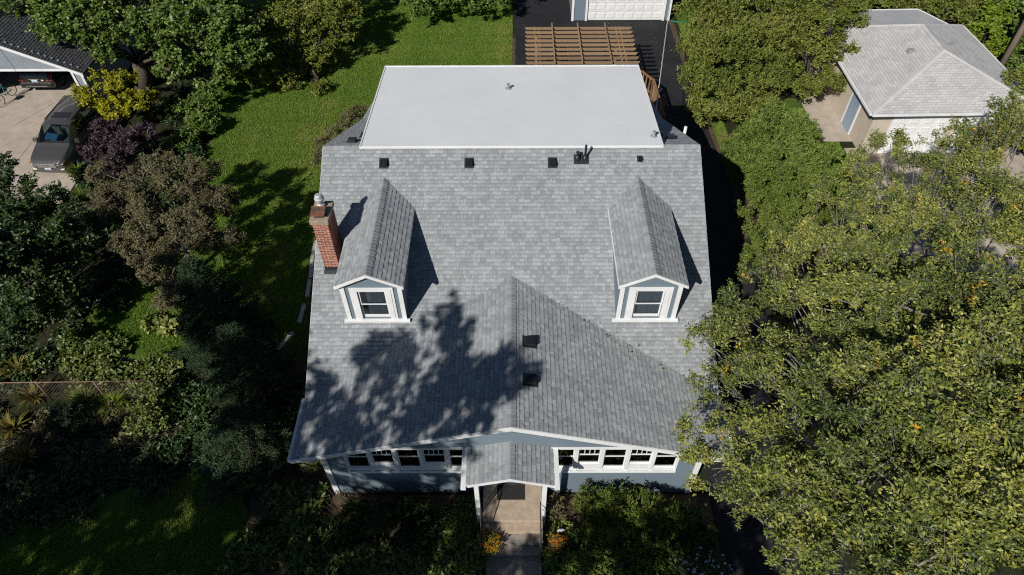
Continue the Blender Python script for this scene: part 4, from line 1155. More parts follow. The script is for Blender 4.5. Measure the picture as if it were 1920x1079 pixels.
# bicycle leaning by the garage opening
def bicycle(loc, rot):
    root = empty('bicycle', loc, label='teal bicycle standing in front of the open garage', cat='bicycle')
    root.rotation_euler = (R(6), 0, rot)
    def put(mb, nm, mat, par=root):
        o = bpy.data.objects.new(nm, mb.mesh(nm, mat, (0,0,0), True)); COL.objects.link(o); o.parent = par; WL[o.name] = Vector((0,0,0)); return o
    for y in (-0.52, 0.52):
        ring = [(0, y+0.33*math.cos(2*math.pi*k/24), 0.34+0.33*math.sin(2*math.pi*k/24)) for k in range(25)]
        w = put(MB().tube(ring, 0.022, 6, cap=False), 'wheel', M['tyre'])
        for k in range(9):
            a = 2*math.pi*k/9
            put(MB().tube([(0,y,0.34), (0, y+0.32*math.cos(a), 0.34+0.32*math.sin(a))], 0.004, 3), 'spoke', M['galv'], w)
    fr = MB().tube([(0,0.52,0.34),(0,0.02,0.32),(0,0.16,0.86),(0,-0.36,0.80),(0,0.02,0.32)], 0.024, 8)
    fr.tube([(0,0.52,0.34),(0,0.14,0.78)], 0.014, 6); fr.tube([(0,-0.52,0.34),(0,-0.36,0.80),(0,-0.33,0.98)], 0.02, 8)
    put(fr, 'frame', M['teal'])
    put(MB().tube([(-0.30,-0.22,1.00),(-0.1,-0.32,1.02),(0.1,-0.32,1.02),(0.30,-0.22,1.00)], 0.014, 6), 'handlebar', M['galv'])
    put(MB().box(-0.09, 0.09, 0.10, 0.34, 0.90, 0.96), 'saddle', M['black'])
    put(MB().box(-0.16, 0.16, -0.62, -0.42, 0.74, 0.98), 'basket', M['pink'])
bicycle((-28.75, 34.05, 0.04), R(-12))

# clutter along the garage's inner wall
for k, (x, y, w, h, mname, lb) in enumerate(((-24.2,34.2,0.30,0.75,'pipe','tall grey bin inside the open garage door'), (-24.5,35.3,0.5,0.55,'stone','tan box on the garage floor beside the black car'), (-30.1,34.4,0.45,0.6,'pink','dark red bag on the garage floor near the bicycle'))):
    MB().lathe((x, y, 0.04), [(w*0.42,0),(w*0.5,0.05),(w*0.56,h*0.9),(w*0.6,h*0.92),(w*0.6,h)], 12).build('storage_bin', M[mname], origin=(x,y,0.04), label=lb, cat='bin')

# ------------------------------------------------------------------ pole, cables, fence
up = empty('utility_pole', (28.2, 35.9, 0), label='weathered wooden utility pole behind the pale hip roof', cat='utility pole')
MB().tube([(28.2,35.9,0),(28.2,35.9,5),(28.2,35.9,10.5)], [0.19,0.17,0.14], 14).build('shaft', M['pole'], up, smooth=True)
MB().bar((27.1,35.9,10.0), (29.3,35.9,10.0), 0.1, 0.12).build('cross_arm', M['pole'], up)
def catenary(p, q, sag, n=24, wob=0.0):
    p, q = Vector(p), Vector(q)
    return [p.lerp(q, t/n) - Vector((0,0,4*sag*(t/n)*(1-t/n))) + Vector((math.sin(t*1.9)*wob, 0, math.cos(t*1.9)*wob)) for t in range(n+1)]
MB().tube(catenary((6.75,27.6,3.36), (10.12,43.2,2.75), 0.05, 60, 0.012), 0.022, 6).build('service_cable', M['cable'], origin=(6.75,27.6,3.36), smooth=True, label='white twisted service cable from the house to the back garage', cat='cable')
MB().tube(catenary((-29.0,29.0,2.4), (-24.6,38.0,6.5), 0.1), 0.014, 5).build('overhead_wire', M['dcable'], origin=(-29,29,2.4), smooth=True, label='dark overhead wire crossing before the open garage', cat='wire')

fc = empty('chain_link_fence', (-16, 13.95, 0), label='low chain-link fence with rusty top rail across the left garden', cat='fence')
MB().tube([(-19.6,13.9,1.2),(-13.0,14.0,1.2)], 0.017, 8).build('top_rail', M['rail_rust'], fc, smooth=True)
for x in (-19.3, -17.2, -15.1, -13.05):
    MB().tube([(x,13.95,0),(x,13.95,1.25)], 0.03, 8).build('post', M['rail_rust'], fc, smooth=True)
lk = MB()
for k in range(-9, 52):
    x = -19.5 + k*0.125
    for s in (-1, 1):
        x0, x1 = x, x + s*1.1
        pts = [(x0, 0.08), (x1, 1.18)]
        a, b = (max(-19.5, min(-13.05, x0)), max(-19.5, min(-13.05, x1)))
        if a == b: continue
        t0, t1 = (a-x0)/(x1-x0), (b-x0)/(x1-x0)
        lk.tube([(a, 13.95+0.004*s, 0.08+1.1*t0), (b, 13.95+0.004*s, 0.08+1.1*t1)], 0.003, 3, cap=False)
lk.build('wire_mesh', M['wire'], fc)
hs = [(-15.6+0.55*math.cos(a)*(1+0.08*a), 12.75+0.30*math.sin(a), 0.03) for a in [0.35*i for i in range(16)]] + [(-14.2,12.7,0.03),(-13.6,13.2,0.03),(-13.3,13.6,0.03)]
MB().tube(hs, 0.018, 6).build('garden_hose', M['hose'], origin=(-15.5,12.7,0), smooth=True, label='grey garden hose looped on the ground in the left garden bed', cat='hose')
MB().tube([(10.4,43.1,0.05),(11.0,42.9,0.04),(11.8,43.1,0.04),(12.6,42.9,0.04)], 0.05, 6).build('garden_hose', M['ghose'], origin=(11,43,0), smooth=True, label='green hose at the corner of the back garage', cat='hose')

# ------------------------------------------------------------------ vegetation
def unit(a): return a / np.maximum(np.linalg.norm(a, axis=-1, keepdims=True), 1e-9)

def leaf_arrays(c, d, nl, L, size, aspect, rg, style='broad', spread=1.0, tone=None):
    """c,d: twig tips and directions. nl leaves per twig -> vertices, triangles, tone"""
    n = len(c)
    t = rg.random((n, nl)); t[:, 0] = 1.0
    up = np.array([0, 0, 1.0])
    side = unit(np.cross(d, up) + rg.normal(0, 0.05, (n, 3)))
    sgn = np.where(np.arange(nl) % 2 == 0, 1.0, -1.0)[None, :, None]
    J = lambda s: rg.normal(0, s, (n, nl, 3))
    pos = c[:, None, :] + d[:, None, :] * (L * (t - 1))[:, :, None]
    if style == 'broad':
        pos = pos + J(0.05 * L * spread + 0.02)
        a = unit(d[:, None, :] * 0.55 + side[:, None, :] * sgn * 0.8 - up * 0.18 + J(0.35))
        nrm = unit(up * 0.55 + np.array(SUN_TO) * 0.6 + d[:, None, :] * 0.3 + J(0.52))
    elif style == 'needle':
        pos = pos + J(0.03 * L)
        a = unit(d[:, None, :] * 0.8 + J(0.45))
        nrm = unit(up * 0.8 + J(0.6))
    else:  # ball
        pos = c[:, None, :] + J(L * 0.33)
        a = unit(d[:, None, :] * 0.5 + J(0.8))
        nrm = unit(up * 0.7 + d[:, None, :] * 0.6 + J(0.5))
    b = unit(np.cross(nrm, a)); n2 = np.cross(a, b)
    s = size * rg.uniform(0.65, 1.3, (n, nl))[:, :, None]
    w = s * aspect * 0.5
    p0 = pos; p2 = pos + a * s - n2 * s * 0.10
    p1 = pos + a * s * 0.45 + b * w + n2 * s * 0.08
    p3 = pos + a * s * 0.45 - b * w + n2 * s * 0.08
    V = np.stack([p0, p1, p2, p3], axis=2).reshape(-1, 3)
    m = n * nl
    base = (np.arange(m) * 4)[:, None]
    F = np.concatenate([base + np.array([[0, 1, 2]]), base + np.array([[0, 2, 3]])], axis=1).reshape(-1, 3)
    tc = rg.random(n) if tone is None else tone
    r = np.clip(0.5 * tc[:, None] + 0.5 * rg.random((n, nl)), 0, 1); r = np.clip((r - 0.5) * 1.35 + 0.5, 0, 1)
    odd = rg.random((n, 1)) > 0.992
    r = np.where(odd & (rg.random((n, nl)) > 0.3), 0.985 + 0.015 * rg.random((n, nl)), np.minimum(r, 0.96))
    return V, F, np.repeat(r.reshape(-1), 2)

def tubes(P, Q, r0, r1, k=3):
    """straight tapered twigs as arrays"""
    n = len(P)
    d = unit(Q - P); ref = np.tile(np.array([[0.2, 0.3, 0.93]]), (n, 1))
    a = unit(np.cross(d, ref)); b = np.cross(d, a)
    V = []
    for C_, r_ in ((P, r0), (Q, r1)):
        for i in range(k):
            th = 2 * math.pi * i / k
            V.append(C_ + (a * math.cos(th) + b * math.sin(th)) * np.reshape(r_, (-1, 1)))
    V = np.stack(V, axis=1).reshape(-1, 3)
    base = (np.arange(n) * 2 * k)[:, None]
    F = np.concatenate([base + np.array([[i, (i+1) % k, k + (i+1) % k, k + i]]) for i in range(k)], axis=1).reshape(-1, 4)
    return V, F

def arr_obj(name, V, F, r, mat, parent, smooth=False):
    o_ = np.array(WL[parent.name]) if parent is not None else np.zeros(3)
    o = bpy.data.objects.new(name, array_mesh(name, V - o_, F, r, mat, smooth))
    return link(o, parent, Vector(o_))

def wave(p, ph, s):
    return (np.sin(p[:, 0]*s + ph) + np.sin(p[:, 1]*s*1.13 + ph*1.7) + np.sin(p[:, 2]*s*1.27 + ph*0.6)) / 3

def plant(name, label, cat, base, lobes, mat, bark='bark', trunk=0.15, leaf=0.12, aspect=0.5, L=0.45, nl=14, dens=4.5, style='broad',
          seed=1, group=None, gap=0.0, twigs=True, fork=0.4, flat=0.85, lower=-0.45, twig_r=0.008, kind=None, clump=True):
    rg = np.random.default_rng(seed); pr = random.Random(seed)
    base = Vector(base)
    root = empty(name, base, label=label, cat=cat, group=group, kind=kind)
    cs, ds, tone, li = [], [], [], []
    subs = []
    for i, lb in enumerate(lobes):
        x, y, z, r = lb[:4]; k = lb[4] if len(lb) > 4 else 1.0
        if clump and r >= 0.6:
            m = int(8 + 3*r); ph0 = rg.random()*6.28
            for q in range(m):
                cz = 0.95 - 1.55*(q+0.5)/m; a = ph0 + 2.39996*q + rg.normal(0, 0.25); cr_ = math.sqrt(max(0.0, 1-cz*cz)); f = rg.uniform(0.52, 0.72)
                subs.append((i, x + math.cos(a)*cr_*r*f, y + math.sin(a)*cr_*r*f, z + cz*r*f*flat, r*rg.uniform(0.30, 0.46), k*0.72))
        else:
            subs.append((i, x, y, z, r, k))
    for (i, x, y, z, r, k) in subs:
        n = max(4, int(dens * k * 12.0 * r * r))
        dr = unit(rg.normal(0, 1, (n, 3)))
        dr[:, 2] = np.where(dr[:, 2] < lower, -dr[:, 2] * 0.6, dr[:, 2]); dr = unit(dr)
        rad = r * (0.45 + 0.55 * rg.random(n) ** 0.45) * (1 + 0.22 * wave(dr * 2.2, i * 1.3 + seed + x, 1.6))
        p = np.array([x, y, z]) + dr * rad[:, None] * np.array([1, 1, flat])
        keep = np.ones(n, bool)
        if gap: keep = wave(p, seed * 0.7, 2.3 / max(0.8, r * 0.6)) > (gap - 0.55)
        keep &= p[:, 2] > 0.05
        p, dr = p[keep], dr[keep]
        d = unit(dr + np.array([0, 0, 0.15]) + rg.normal(0, 0.35, p.shape))
        cs.append(p); ds.append(d); li.append(np.full(len(p), i))
        tone.append(np.clip(0.5 + 0.35 * wave(p, seed * 1.9, 1.7) + rg.normal(0, 0.18, len(p)), 0, 1))
    c = np.concatenate(cs); d = np.concatenate(ds); li = np.concatenate(li); tone = np.concatenate(tone)
    if style == 'needle': d = unit(d + np.array([0, 0, 0.45]))
    V, F, r = leaf_arrays(c, d, nl, L, leaf, aspect, rg, style, tone=tone)
    arr_obj('crown', V, F, r, M[mat], root)
    # trunk and limbs
    tb = MB()
    zc = sum(l[2] for l in lobes) / len(lobes)
    top = Vector((sum(l[0] for l in lobes)/len(lobes), sum(l[1] for l in lobes)/len(lobes), zc))
    fk = base.lerp(Vector((base.x*0.6+top.x*0.4, base.y*0.6+top.y*0.4, max(0.1, zc))), fork); fk.z = max(fk.z, 0.15)
    tb.tube([base - Vector((0,0,0.1)), base.lerp(fk, 0.5) + Vector((pr.uniform(-.1,.1)*trunk*4, pr.uniform(-.1,.1)*trunk*4, 0)), fk], [trunk*1.25, trunk, trunk*0.85], 9)
    subs_p, subs_q = [], []
    for i, lb in enumerate(lobes):
        q = Vector(lb[:3]); mid = fk.lerp(q, 0.5) + Vector((pr.uniform(-.25,.25), pr.uniform(-.25,.25), pr.uniform(0,.35)*lb[3]))
        r0 = trunk * pr.uniform(0.22, 0.36)
        pts = []
        sg_ = (q - fk).length * 0.028
        for t_ in range(7):
            u_ = t_/6
            b_ = fk*(1-u_)**2 + mid*2*u_*(1-u_) + q*u_*u_
            if 0 < t_ < 6: b_ = b_ + Vector((pr.gauss(0, sg_), pr.gauss(0, sg_), pr.gauss(0, sg_*0.7)))
            pts.append(b_)
        tb.tube(pts, [max(0.008, r0*(1-0.88*t_/6)) for t_ in range(7)], 6)
        idx = np.where(li == i)[0]
        if len(idx):
            pick = rg.choice(idx, min(len(idx), int(3 + 2.5*lb[3])), replace=False)
            for j in pick: subs_p.append(np.array(pts[pr.choice((3, 4, 5, 5, 6))])); subs_q.append(c[j] - d[j]*L*0.8)
    tb.build('trunk', M[bark], root, smooth=True)
    if twigs:
        P_, Q_ = np.array(subs_p), np.array(subs_q)
        mid = (P_ + Q_)/2 + rg.normal(0, 0.22, P_.shape)
        rr = 0.024 * (trunk/0.2) ** 0.5
        V1, F1 = tubes(P_, mid, np.full(len(P_), rr), np.full(len(P_), rr*0.6), 4)
        V2, F2 = tubes(mid, Q_, np.full(len(P_), rr*0.6), np.full(len(P_), rr*0.25), 4)
        V3, F3 = tubes(c - d*L*1.15, c, np.full(len(c), twig_r), np.full(len(c), twig_r*0.4), 3)
        V = np.concatenate([V1, V2]); F = np.concatenate([F1, F2+len(V1)])
        F3q = F3 + len(V)
        V = np.concatenate([V, V3]); F = np.concatenate([F, F3q])
        arr_obj('branches', V, F, np.full(len(F), 0.5), M[bark], root)
    return root

def spruce(name, label, base, H, Rr, mat='spruce', seed=1, leaf=0.10, group=None, dens=1.0):
    rg = np.random.default_rng(seed)
    root = empty(name, base, label=label, cat='tree', group=group)
    bx, by, bz = base
    P, Q, cs, ds = [], [], [], []
    z = 0.25
    while z < H - 0.05:
        f = 1 - z / H
        rad = Rr * f ** 0.85 + 0.08
        nb = int(7 + 5 * f)
        a0 = rg.random() * 6.28
        for k in range(nb):
            a = a0 + 2*math.pi*k/nb + rg.normal(0, 0.12)
            rr = rad * rg.uniform(0.8, 1.12)
            o = np.array([math.cos(a), math.sin(a), 0])
            p = np.array([bx, by, bz+z]); q = p + o*rr + np.array([0, 0, (-0.18 + 0.5*(1-f))*rr])
            P.append(p); Q.append(q)
            sd = np.array([-o[1], o[0], 0])
            m = max(3, int(rr/0.13*dens))
            for i in range(m):
                t = 0.25 + 0.75*(i+1)/m
                for s in (-1, 1, 0):
                    if s == 0 and i < m-1: continue
                    dd = o + sd*s*0.9 + np.array([0, 0, rg.normal(0.05, 0.15)])
                    wl = 0.10 + 0.42*rr*(1.1-t)*0.6
                    dd = dd/np.linalg.norm(dd)
                    cs.append(p + (q-p)*t + dd*wl); ds.append(dd)
        z += 0.20 + 0.10*f
    c, d = np.array(cs), np.array(ds)
    V, F, r = leaf_arrays(c, d, 16, 0.34, leaf, 0.24, rg, 'needle')
    arr_obj('crown', V, F, r, M[mat], root)
    V, F = tubes(np.array(P), np.array(Q), np.full(len(P), 0.025), np.full(len(P), 0.006), 4)
    arr_obj('branches', V, F, np.full(len(F), 0.5), M['bark'], root)
    MB().tube([(bx,by,bz-0.1), (bx,by,bz+H*0.5), (bx,by,bz+H)], [0.04*H**0.9, 0.022*H, 0.01], 8).build('trunk', M['bark'], root, smooth=True)
    return root

def blades(name, label, base, n, length, width, mat, seed, cat='plant', group=None):
    """clump of arching strap leaves, each blade four segments long"""
    rg = np.random.default_rng(seed)
    root = empty(name, base, label=label, cat=cat, group=group)
    a = rg.random(n)*6.28; o = np.stack([np.cos(a), np.sin(a), np.zeros(n)], 1); s = np.stack([-np.sin(a), np.cos(a), np.zeros(n)], 1)
    ln = length*rg.uniform(0.6, 1.1, n)[:, None]; lean = rg.uniform(0.25, 0.9, n)[:, None]
    B = np.array(base) + o*rg.random((n, 1))*0.12
    V = []
    for k in range(5):
        t = k/4
        p = B + o*ln*lean*t**1.4 + np.array([0, 0, 1.0])*ln*(t*0.95 - 0.62*lean*t*t)
        w = width*(1 - t**2*0.95)*0.5
        V += [p - s*w, p + s*w]
    V = np.stack(V, 1).reshape(-1, 3)
    bi = (np.arange(n)*10)[:, None]
    F = np.concatenate([bi + np.array([[2*k, 2*k+1, 2*k+3, 2*k+2]]) for k in range(4)], 1).reshape(-1, 4)
    arr_obj('leaves', V, F, np.repeat(rg.random(n), 4), M[mat], root)
    return root

# ---- big elm in the right foreground
elm_l = [
 (5.70, 12.46, 5.60,0.7,.8),(5.08, 9.72, 5.20,0.65,.8),(6.62, 11.15, 6.20,0.8,.8),(5.78, 7.25, 6.20,0.8,.8),
 (6.63, 13.05, 6.00,1.1,.85),(5.73, 10.85, 5.60,0.8,.7),(5.20, 8.35, 5.40,1.0,.8),(5.87, 9.13, 6.20,0.8,.7),(7.84, 13.79, 6.60,1.25),(6.95, 10.12, 7.40,1.2),(6.24, 7.94, 7.00,1.25),
 (9.46, 14.54, 7.20,1.35),(8.65, 11.22, 8.20,1.65),(7.42, 8.13, 8.80,1.75),(6.73, 6.47, 7.60,1.4),(7.47, 6.60, 8.80,1.5),
 (12.05, 17.14, 6.60,1.3),(12.26, 14.80, 7.60,1.6),(9.94, 10.55, 9.00,1.8),(8.61, 7.62, 9.60,1.9),(7.96, 5.84, 9.20,1.7),(6.75, 5.09, 8.20,1.2,.9),(7.46, 4.59, 9.00,1.4),
 (15.16, 22.57, 5.20,0.95,.8),(14.86, 19.80, 5.80,1.2,.9),(16.72, 21.40, 5.80,1.3,.9),(18.78, 22.78, 5.80,1.3,.9),(20.14, 23.20, 6.00,1.2),(16.02, 18.50, 6.60,1.4),(15.42, 16.21, 7.40,1.6),(12.36, 11.58, 9.00,1.9),(10.51, 8.14, 9.60,2.0),(9.25, 5.97, 9.60,1.8),(8.82, 4.59, 9.00,1.5),
 (16.31, 14.82, 8.00,1.8),(13.45, 9.73, 9.00,2.0),(11.66, 6.73, 9.00,2.0),(11.61, 19.15, 5.60,1.0,.7),(9.42, 16.97, 5.80,0.85,.7),(13.58, 21.47, 5.00,0.8,.6),(5.80, 6.50, 6.40,0.8,.7),(6.13, 5.51, 6.80,0.7,.7),(10.48, 14.51, 7.00,1.1),(10.98, 13.49, 7.60,1.2),(9.41, 13.63, 7.00,0.9)]
plant('elm_tree', 'large leafy green elm with pale branches overhanging the porch roof corner', 'tree', (11.2,9.6,0), elm_l, 'elm', 'greybark', 0.26, leaf=0.093, aspect=0.48, L=0.5, nl=27, dens=10.5, seed=3, gap=0.33, twig_r=0.008)

# ---- conifers and shrubs between the drive and the right garage
plant('juniper_tree', 'broad olive juniper tree beside the asphalt drive', 'tree', (13.3,34.0,0),
      [(10.41, 33.20, 1.68,1.5),(9.89, 31.20, 0.99,1.0),(11.12, 34.00, 3.11,1.8),(12.73, 33.00, 1.47,1.7),(13.23, 34.50, 3.14,1.9),(11.66, 31.60, 1.05,1.3),(14.33, 34.00, 1.84,1.7),(11.21, 36.50, 3.65,2.0),(13.94, 37.00, 3.85,2.2),(15.32, 36.00, 3.27,1.8),(9.90, 36.00, 2.35,1.0),(12.77, 38.50, 3.92,2.2),(13.25, 31.80, 0.58,1.2)],
      'juniper', trunk=0.2, leaf=0.17, aspect=0.30, L=0.42, nl=16, dens=11, style='needle', seed=5, gap=0.1, twigs=False)
plant('crab_apple_tree', 'loose olive crab apple tree against the pale hip roof', 'tree', (16.2,33.6,0),
      [(16.62, 35.00, 3.77,1.6),(16.30, 34.50, 2.50,1.4),(17.70, 34.20, 2.82,1.2),(17.16, 33.00, 1.61,1.1),(18.74, 36.50, 3.62,1.3),(16.01, 32.80, 1.42,0.9),(15.88, 37.50, 3.76,1.8),(18.11, 38.00, 3.82,1.8),(18.70, 34.40, 2.23,0.7,.6)],
      'olive', 'bark', 0.13, leaf=0.12, aspect=0.6, L=0.4, nl=14, dens=9, seed=6, gap=0.22)
plant('juniper_shrub', 'feathery bright green juniper shrub below the olive juniper', 'shrub', (13.9,28.9,0),
      [(13.13, 29.25, 1.80,1.3),(12.07, 27.88, 1.50,1.2),(14.28, 28.48, 1.70,1.2),(11.39, 28.27, 0.90,0.75),(13.22, 26.54, 1.70,1.15),(14.96, 27.01, 1.50,0.95),(14.09, 25.70, 1.40,0.9),(11.57, 26.84, 1.00,0.8)],
      'spray', trunk=0.08, leaf=0.20, aspect=0.14, L=0.45, nl=22, dens=13, style='needle', seed=8, gap=0.1, twigs=False, flat=0.7)
plant('dark_hedge_shrub', 'rounded dense green shrub at the edge of the shaded drive', 'shrub', (13.2,24.4,0),
      [(11.94, 24.62, 1.80,1.25),(10.88, 23.01, 1.60,1.1),(12.23, 22.66, 1.90,1.25),(10.93, 21.44, 1.30,0.95),(12.30, 21.23, 1.50,1.0),(10.36, 20.55, 0.90,0.65),(13.93, 24.41, 1.50,0.9)],
      'hedge', trunk=0.08, leaf=0.09, aspect=0.6, L=0.3, nl=16, dens=16, seed=9, gap=0.1, twigs=False)
for k, (b, h) in enumerate((((14.62, 24.26, 0.00), 2.0), ((15.57, 24.07, 0.00), 2.4), ((13.94, 22.80, 0.00), 1.6))):
    plant('arborvitae', ('bright lime arborvitae nearest the dense round shrub', 'tallest bright lime arborvitae behind the elm branches', 'small lime arborvitae lowest behind the elm')[k], 'shrub', b,
          [(b[0],b[1],h*0.25,0.5),(b[0],b[1],h*0.5,0.42),(b[0],b[1],h*0.75,0.3),(b[0],b[1],h*0.95,0.18)], 'arbor', trunk=0.05, leaf=0.10, aspect=0.3, L=0.25, nl=16, dens=14, style='needle', seed=12+k, twigs=False, flat=1.1, group='lime arborvitae behind the elm')
plant('young_tree', 'thin young tree with sparse leaves before the beige siding', 'tree', (17.0,25.6,0),
      [(15.62, 25.06, 2.80,0.6,.6),(14.71, 24.05, 2.40,0.6,.6),(16.26, 24.42, 2.40,0.6,.6),(15.70, 24.22, 1.80,0.5,.6)], 'elm', 'greybark', 0.05, leaf=0.11, aspect=0.5, L=0.35, nl=10, dens=8, seed=14, twigs=False)
for k, (lx, lb) in enumerate(((1352,'low weedy plant on the verge nearest the olive juniper'), (1385,'weedy plant on the verge beside the dense shrub'), (1402,'weedy plant at the shaded end of the verge'))):
    b = [(10.72, 28.37, 0.00), (11.20, 26.44, 0.00), (10.85, 23.17, 0.00)][k]
    plant('verge_weed', lb, 'plant', b, [(b[0],b[1],0.15,0.35),(b[0]+0.3,b[1]-0.4,0.12,0.3)], 'hedge', trunk=0.02, leaf=0.10, aspect=0.5, L=0.2, nl=10, dens=12, seed=90+k, twigs=False, group='weeds along the verge')

# ---- trees behind
plant('maple_tree', 'tall broad green maple over the charcoal garage roof', 'tree', (-21.58, 35.35, 0.00),
      [(-24.04, 34.50, 4.20,1.5),(-22.20, 34.50, 3.90,1.5),(-19.92, 34.50, 3.89,1.6),(-17.39, 34.00, 4.13,1.8),(-15.08, 34.50, 3.86,1.7),(-17.81, 33.00, 2.87,1.3),(-15.50, 33.40, 2.47,1.4),(-16.33, 32.80, 2.03,0.9),(-19.69, 37.50, 4.22,2.2),(-16.71, 37.50, 4.20,2.2),(-22.67, 37.00, 4.46,2.0),(-25.69, 37.00, 4.33,1.6),(-14.09, 34.00, 2.91,1.1),(-21.60, 33.60, 3.16,0.9),(-18.75, 40.00, 4.92,2.6),(-22.13, 40.00, 4.93,2.6)],
      'maple', 'bark', 0.42, leaf=0.17, aspect=0.75, L=0.5, nl=14, dens=7.5, seed=20, gap=0.18)
plant('shade_tree', 'dark green tree standing on the lawn behind the maple', 'tree', (-11.70, 36.15, 0.00),
      [(-13.09, 38.00, 2.37,1.8),(-10.99, 38.50, 2.43,1.7),(-11.60, 36.80, 1.01,1.4),(-10.04, 38.00, 2.03,1.3),(-13.79, 36.80, 1.02,1.4),(-12.84, 35.40, 0.46,1.0),(-10.29, 40.00, 2.51,1.5),(-14.38, 35.00, 0.70,0.8),(-11.00, 34.60, 0.42,0.6),(-12.83, 41.00, 3.52,2.2),(-14.87, 38.00, 2.70,1.4)],
      'olive', 'bark', 0.24, leaf=0.14, aspect=0.6, L=0.45, nl=14, dens=8, seed=22, gap=0.2)
plant('ash_tree', 'bright green tree hanging in from above over the back lawn', 'tree', (-4.39, 51.51, 0.00),
      [(-5.75, 42.00, 1.57,0.9),(-6.50, 43.00, 1.76,1.0),(-4.11, 43.00, 1.85,1.2),(-2.23, 42.60, 1.54,0.9),(-0.88, 43.00, 1.56,1.0),(-2.82, 45.00, 2.05,2.2),(-5.65, 45.50, 2.20,2.4),(-0.38, 45.50, 2.17,2.2),(-7.71, 45.00, 2.07,2.0),(-2.95, 49.00, 2.85,3.0)],
      'maple', 'bark', 0.22, leaf=0.22, aspect=0.45, L=0.5, nl=14, dens=4.0, seed=24, gap=0.1)
plant('corner_tree', 'green tree leaves at the corner beside the charcoal roof', 'tree', (-33.5,37.5,0),
      [(-27.62, 36.00, 4.21,1.3),(-27.31, 35.40, 3.45,0.7,.8),(-28.01, 35.00, 2.89,0.7,.8),(-29.80, 37.00, 3.89,1.6)], 'maple', 'bark', 0.2, leaf=0.17, aspect=0.7, L=0.45, nl=14, dens=4.5, seed=26)
plant('evergreen_tree', 'dark evergreen behind the pale hip roof', 'tree', (25.6,41.5,0),
      [(26.32, 43.50, 1.03,1.7),(27.58, 42.00, 1.39,1.6),(29.00, 41.00, 1.01,1.5),(28.08, 45.00, 1.57,2.2),(30.38, 43.00, 1.42,1.9)], 'juniper', trunk=0.2, leaf=0.2, aspect=0.3, L=0.45, nl=16, dens=5, style='needle', seed=28, twigs=False)
plant('lime_shrub', 'lime green leafy shrub beside the utility pole', 'shrub', (27.5,37.8,0),
      [(27.98, 38.20, 1.76,1.1),(28.77, 37.30, 1.24,1.0),(27.56, 37.00, 0.90,0.8),(29.05, 39.50, 2.09,1.1)], 'lime', trunk=0.08, leaf=0.2, aspect=0.6, L=0.4, nl=12, dens=5, seed=29, twigs=False)
plant('background_tree', 'green tree at the corner beyond the utility pole', 'tree', (31,39,0),
      [(30.37, 40.00, 2.18,1.4),(29.91, 37.00, 1.73,1.3),(28.85, 35.50, 0.90,1.0),(31.52, 39.00, 2.33,2.0),(28.14, 33.50, 0.93,0.8)], 'maple', 'bark', 0.2, leaf=0.17, aspect=0.7, L=0.45, nl=14, dens=4.5, seed=30)
plant('overhanging_tree', 'leafy tree overhanging the far right corner of the pale hip roof', 'tree', (28.5,30.5,0),
      [(25.89, 31.00, 2.02,1.5),(24.66, 29.80, 1.70,1.2),(26.65, 29.50, 1.74,1.7),(24.95, 30.30, 3.37,0.8),(24.54, 29.60, 2.76,0.9),(25.04, 28.50, 1.32,1.3),(23.62, 28.20, 1.23,1.0)], 'olive', 'bark', 0.15, leaf=0.14, aspect=0.55, L=0.45, nl=14, dens=4.6, seed=31)
plant('far_hedge', 'green hedge behind the lean-to roof of the pale garage', 'hedge', (21,44,0),
      [(24.21, 45.00, 0.69,1.6),(23.16, 46.00, 0.60,1.8),(22.33, 48.00, 0.63,2.2),(26.83, 47.00, 0.50,2)], 'hedge', trunk=0.1, leaf=0.18, aspect=0.6, L=0.4, nl=14, dens=4.5, seed=32, twigs=False)

# ---- left garden shrubs and trees
plant('yellow_shrub', 'bright yellow-leaved shrub between the minivan and the maple', 'shrub', (-20.4,30.9,0),
      [(-22.12, 31.31, 1.70,0.85),(-20.85, 31.61, 2.30,0.95),(-19.68, 31.14, 1.80,0.85),(-20.83, 30.87, 1.50,0.85),(-19.07, 31.54, 1.80,0.5,.8),(-22.85, 31.91, 1.90,0.5),(-20.26, 32.22, 2.40,0.7),(-21.81, 32.33, 2.50,0.6)],
      'yellow', 'bark', 0.07, leaf=0.13, aspect=0.7, L=0.35, nl=14, dens=12, seed=33, gap=0.15, twigs=False)
plant('purple_shrub', 'dark purple-leaved shrub beside the nose of the minivan', 'shrub', (-18.8,27.4,0),
      [(-19.99, 28.17, 1.90,0.85),(-20.64, 27.47, 1.30,0.75),(-18.92, 27.56, 1.70,0.9),(-18.29, 28.35, 1.70,0.7),(-19.36, 26.66, 1.10,0.8),(-20.05, 28.87, 2.10,0.6),(-20.31, 26.43, 0.80,0.5)],
      'purple', 'bark', 0.07, leaf=0.11, aspect=0.65, L=0.32, nl=16, dens=16, seed=35, gap=0.1, twigs=False)
plant('bronze_tree', 'bronze-brown leaved small tree in the middle of the left garden', 'tree', (-13.9,20.6,0),
      [(-15.73, 22.66, 3.20,1.25),(-13.90, 22.71, 3.30,1.3),(-12.29, 21.79, 2.90,1.1),(-17.14, 22.22, 2.70,1.0),(-14.58, 20.27, 3.10,1.35),(-12.83, 20.06, 3.00,1.3),(-11.63, 20.06, 2.40,0.85),(-13.81, 18.61, 2.50,1.1),(-13.03, 17.69, 1.80,0.85),(-13.80, 17.86, 1.30,0.6),(-15.52, 19.82, 2.50,0.8),(-18.31, 24.15, 2.60,0.75),(-15.63, 24.32, 2.90,0.9),(-13.57, 24.06, 2.80,0.8)],
      'bronze', 'greybark', 0.14, leaf=0.10, aspect=0.55, L=0.38, nl=15, dens=17, seed=37, gap=0.22)
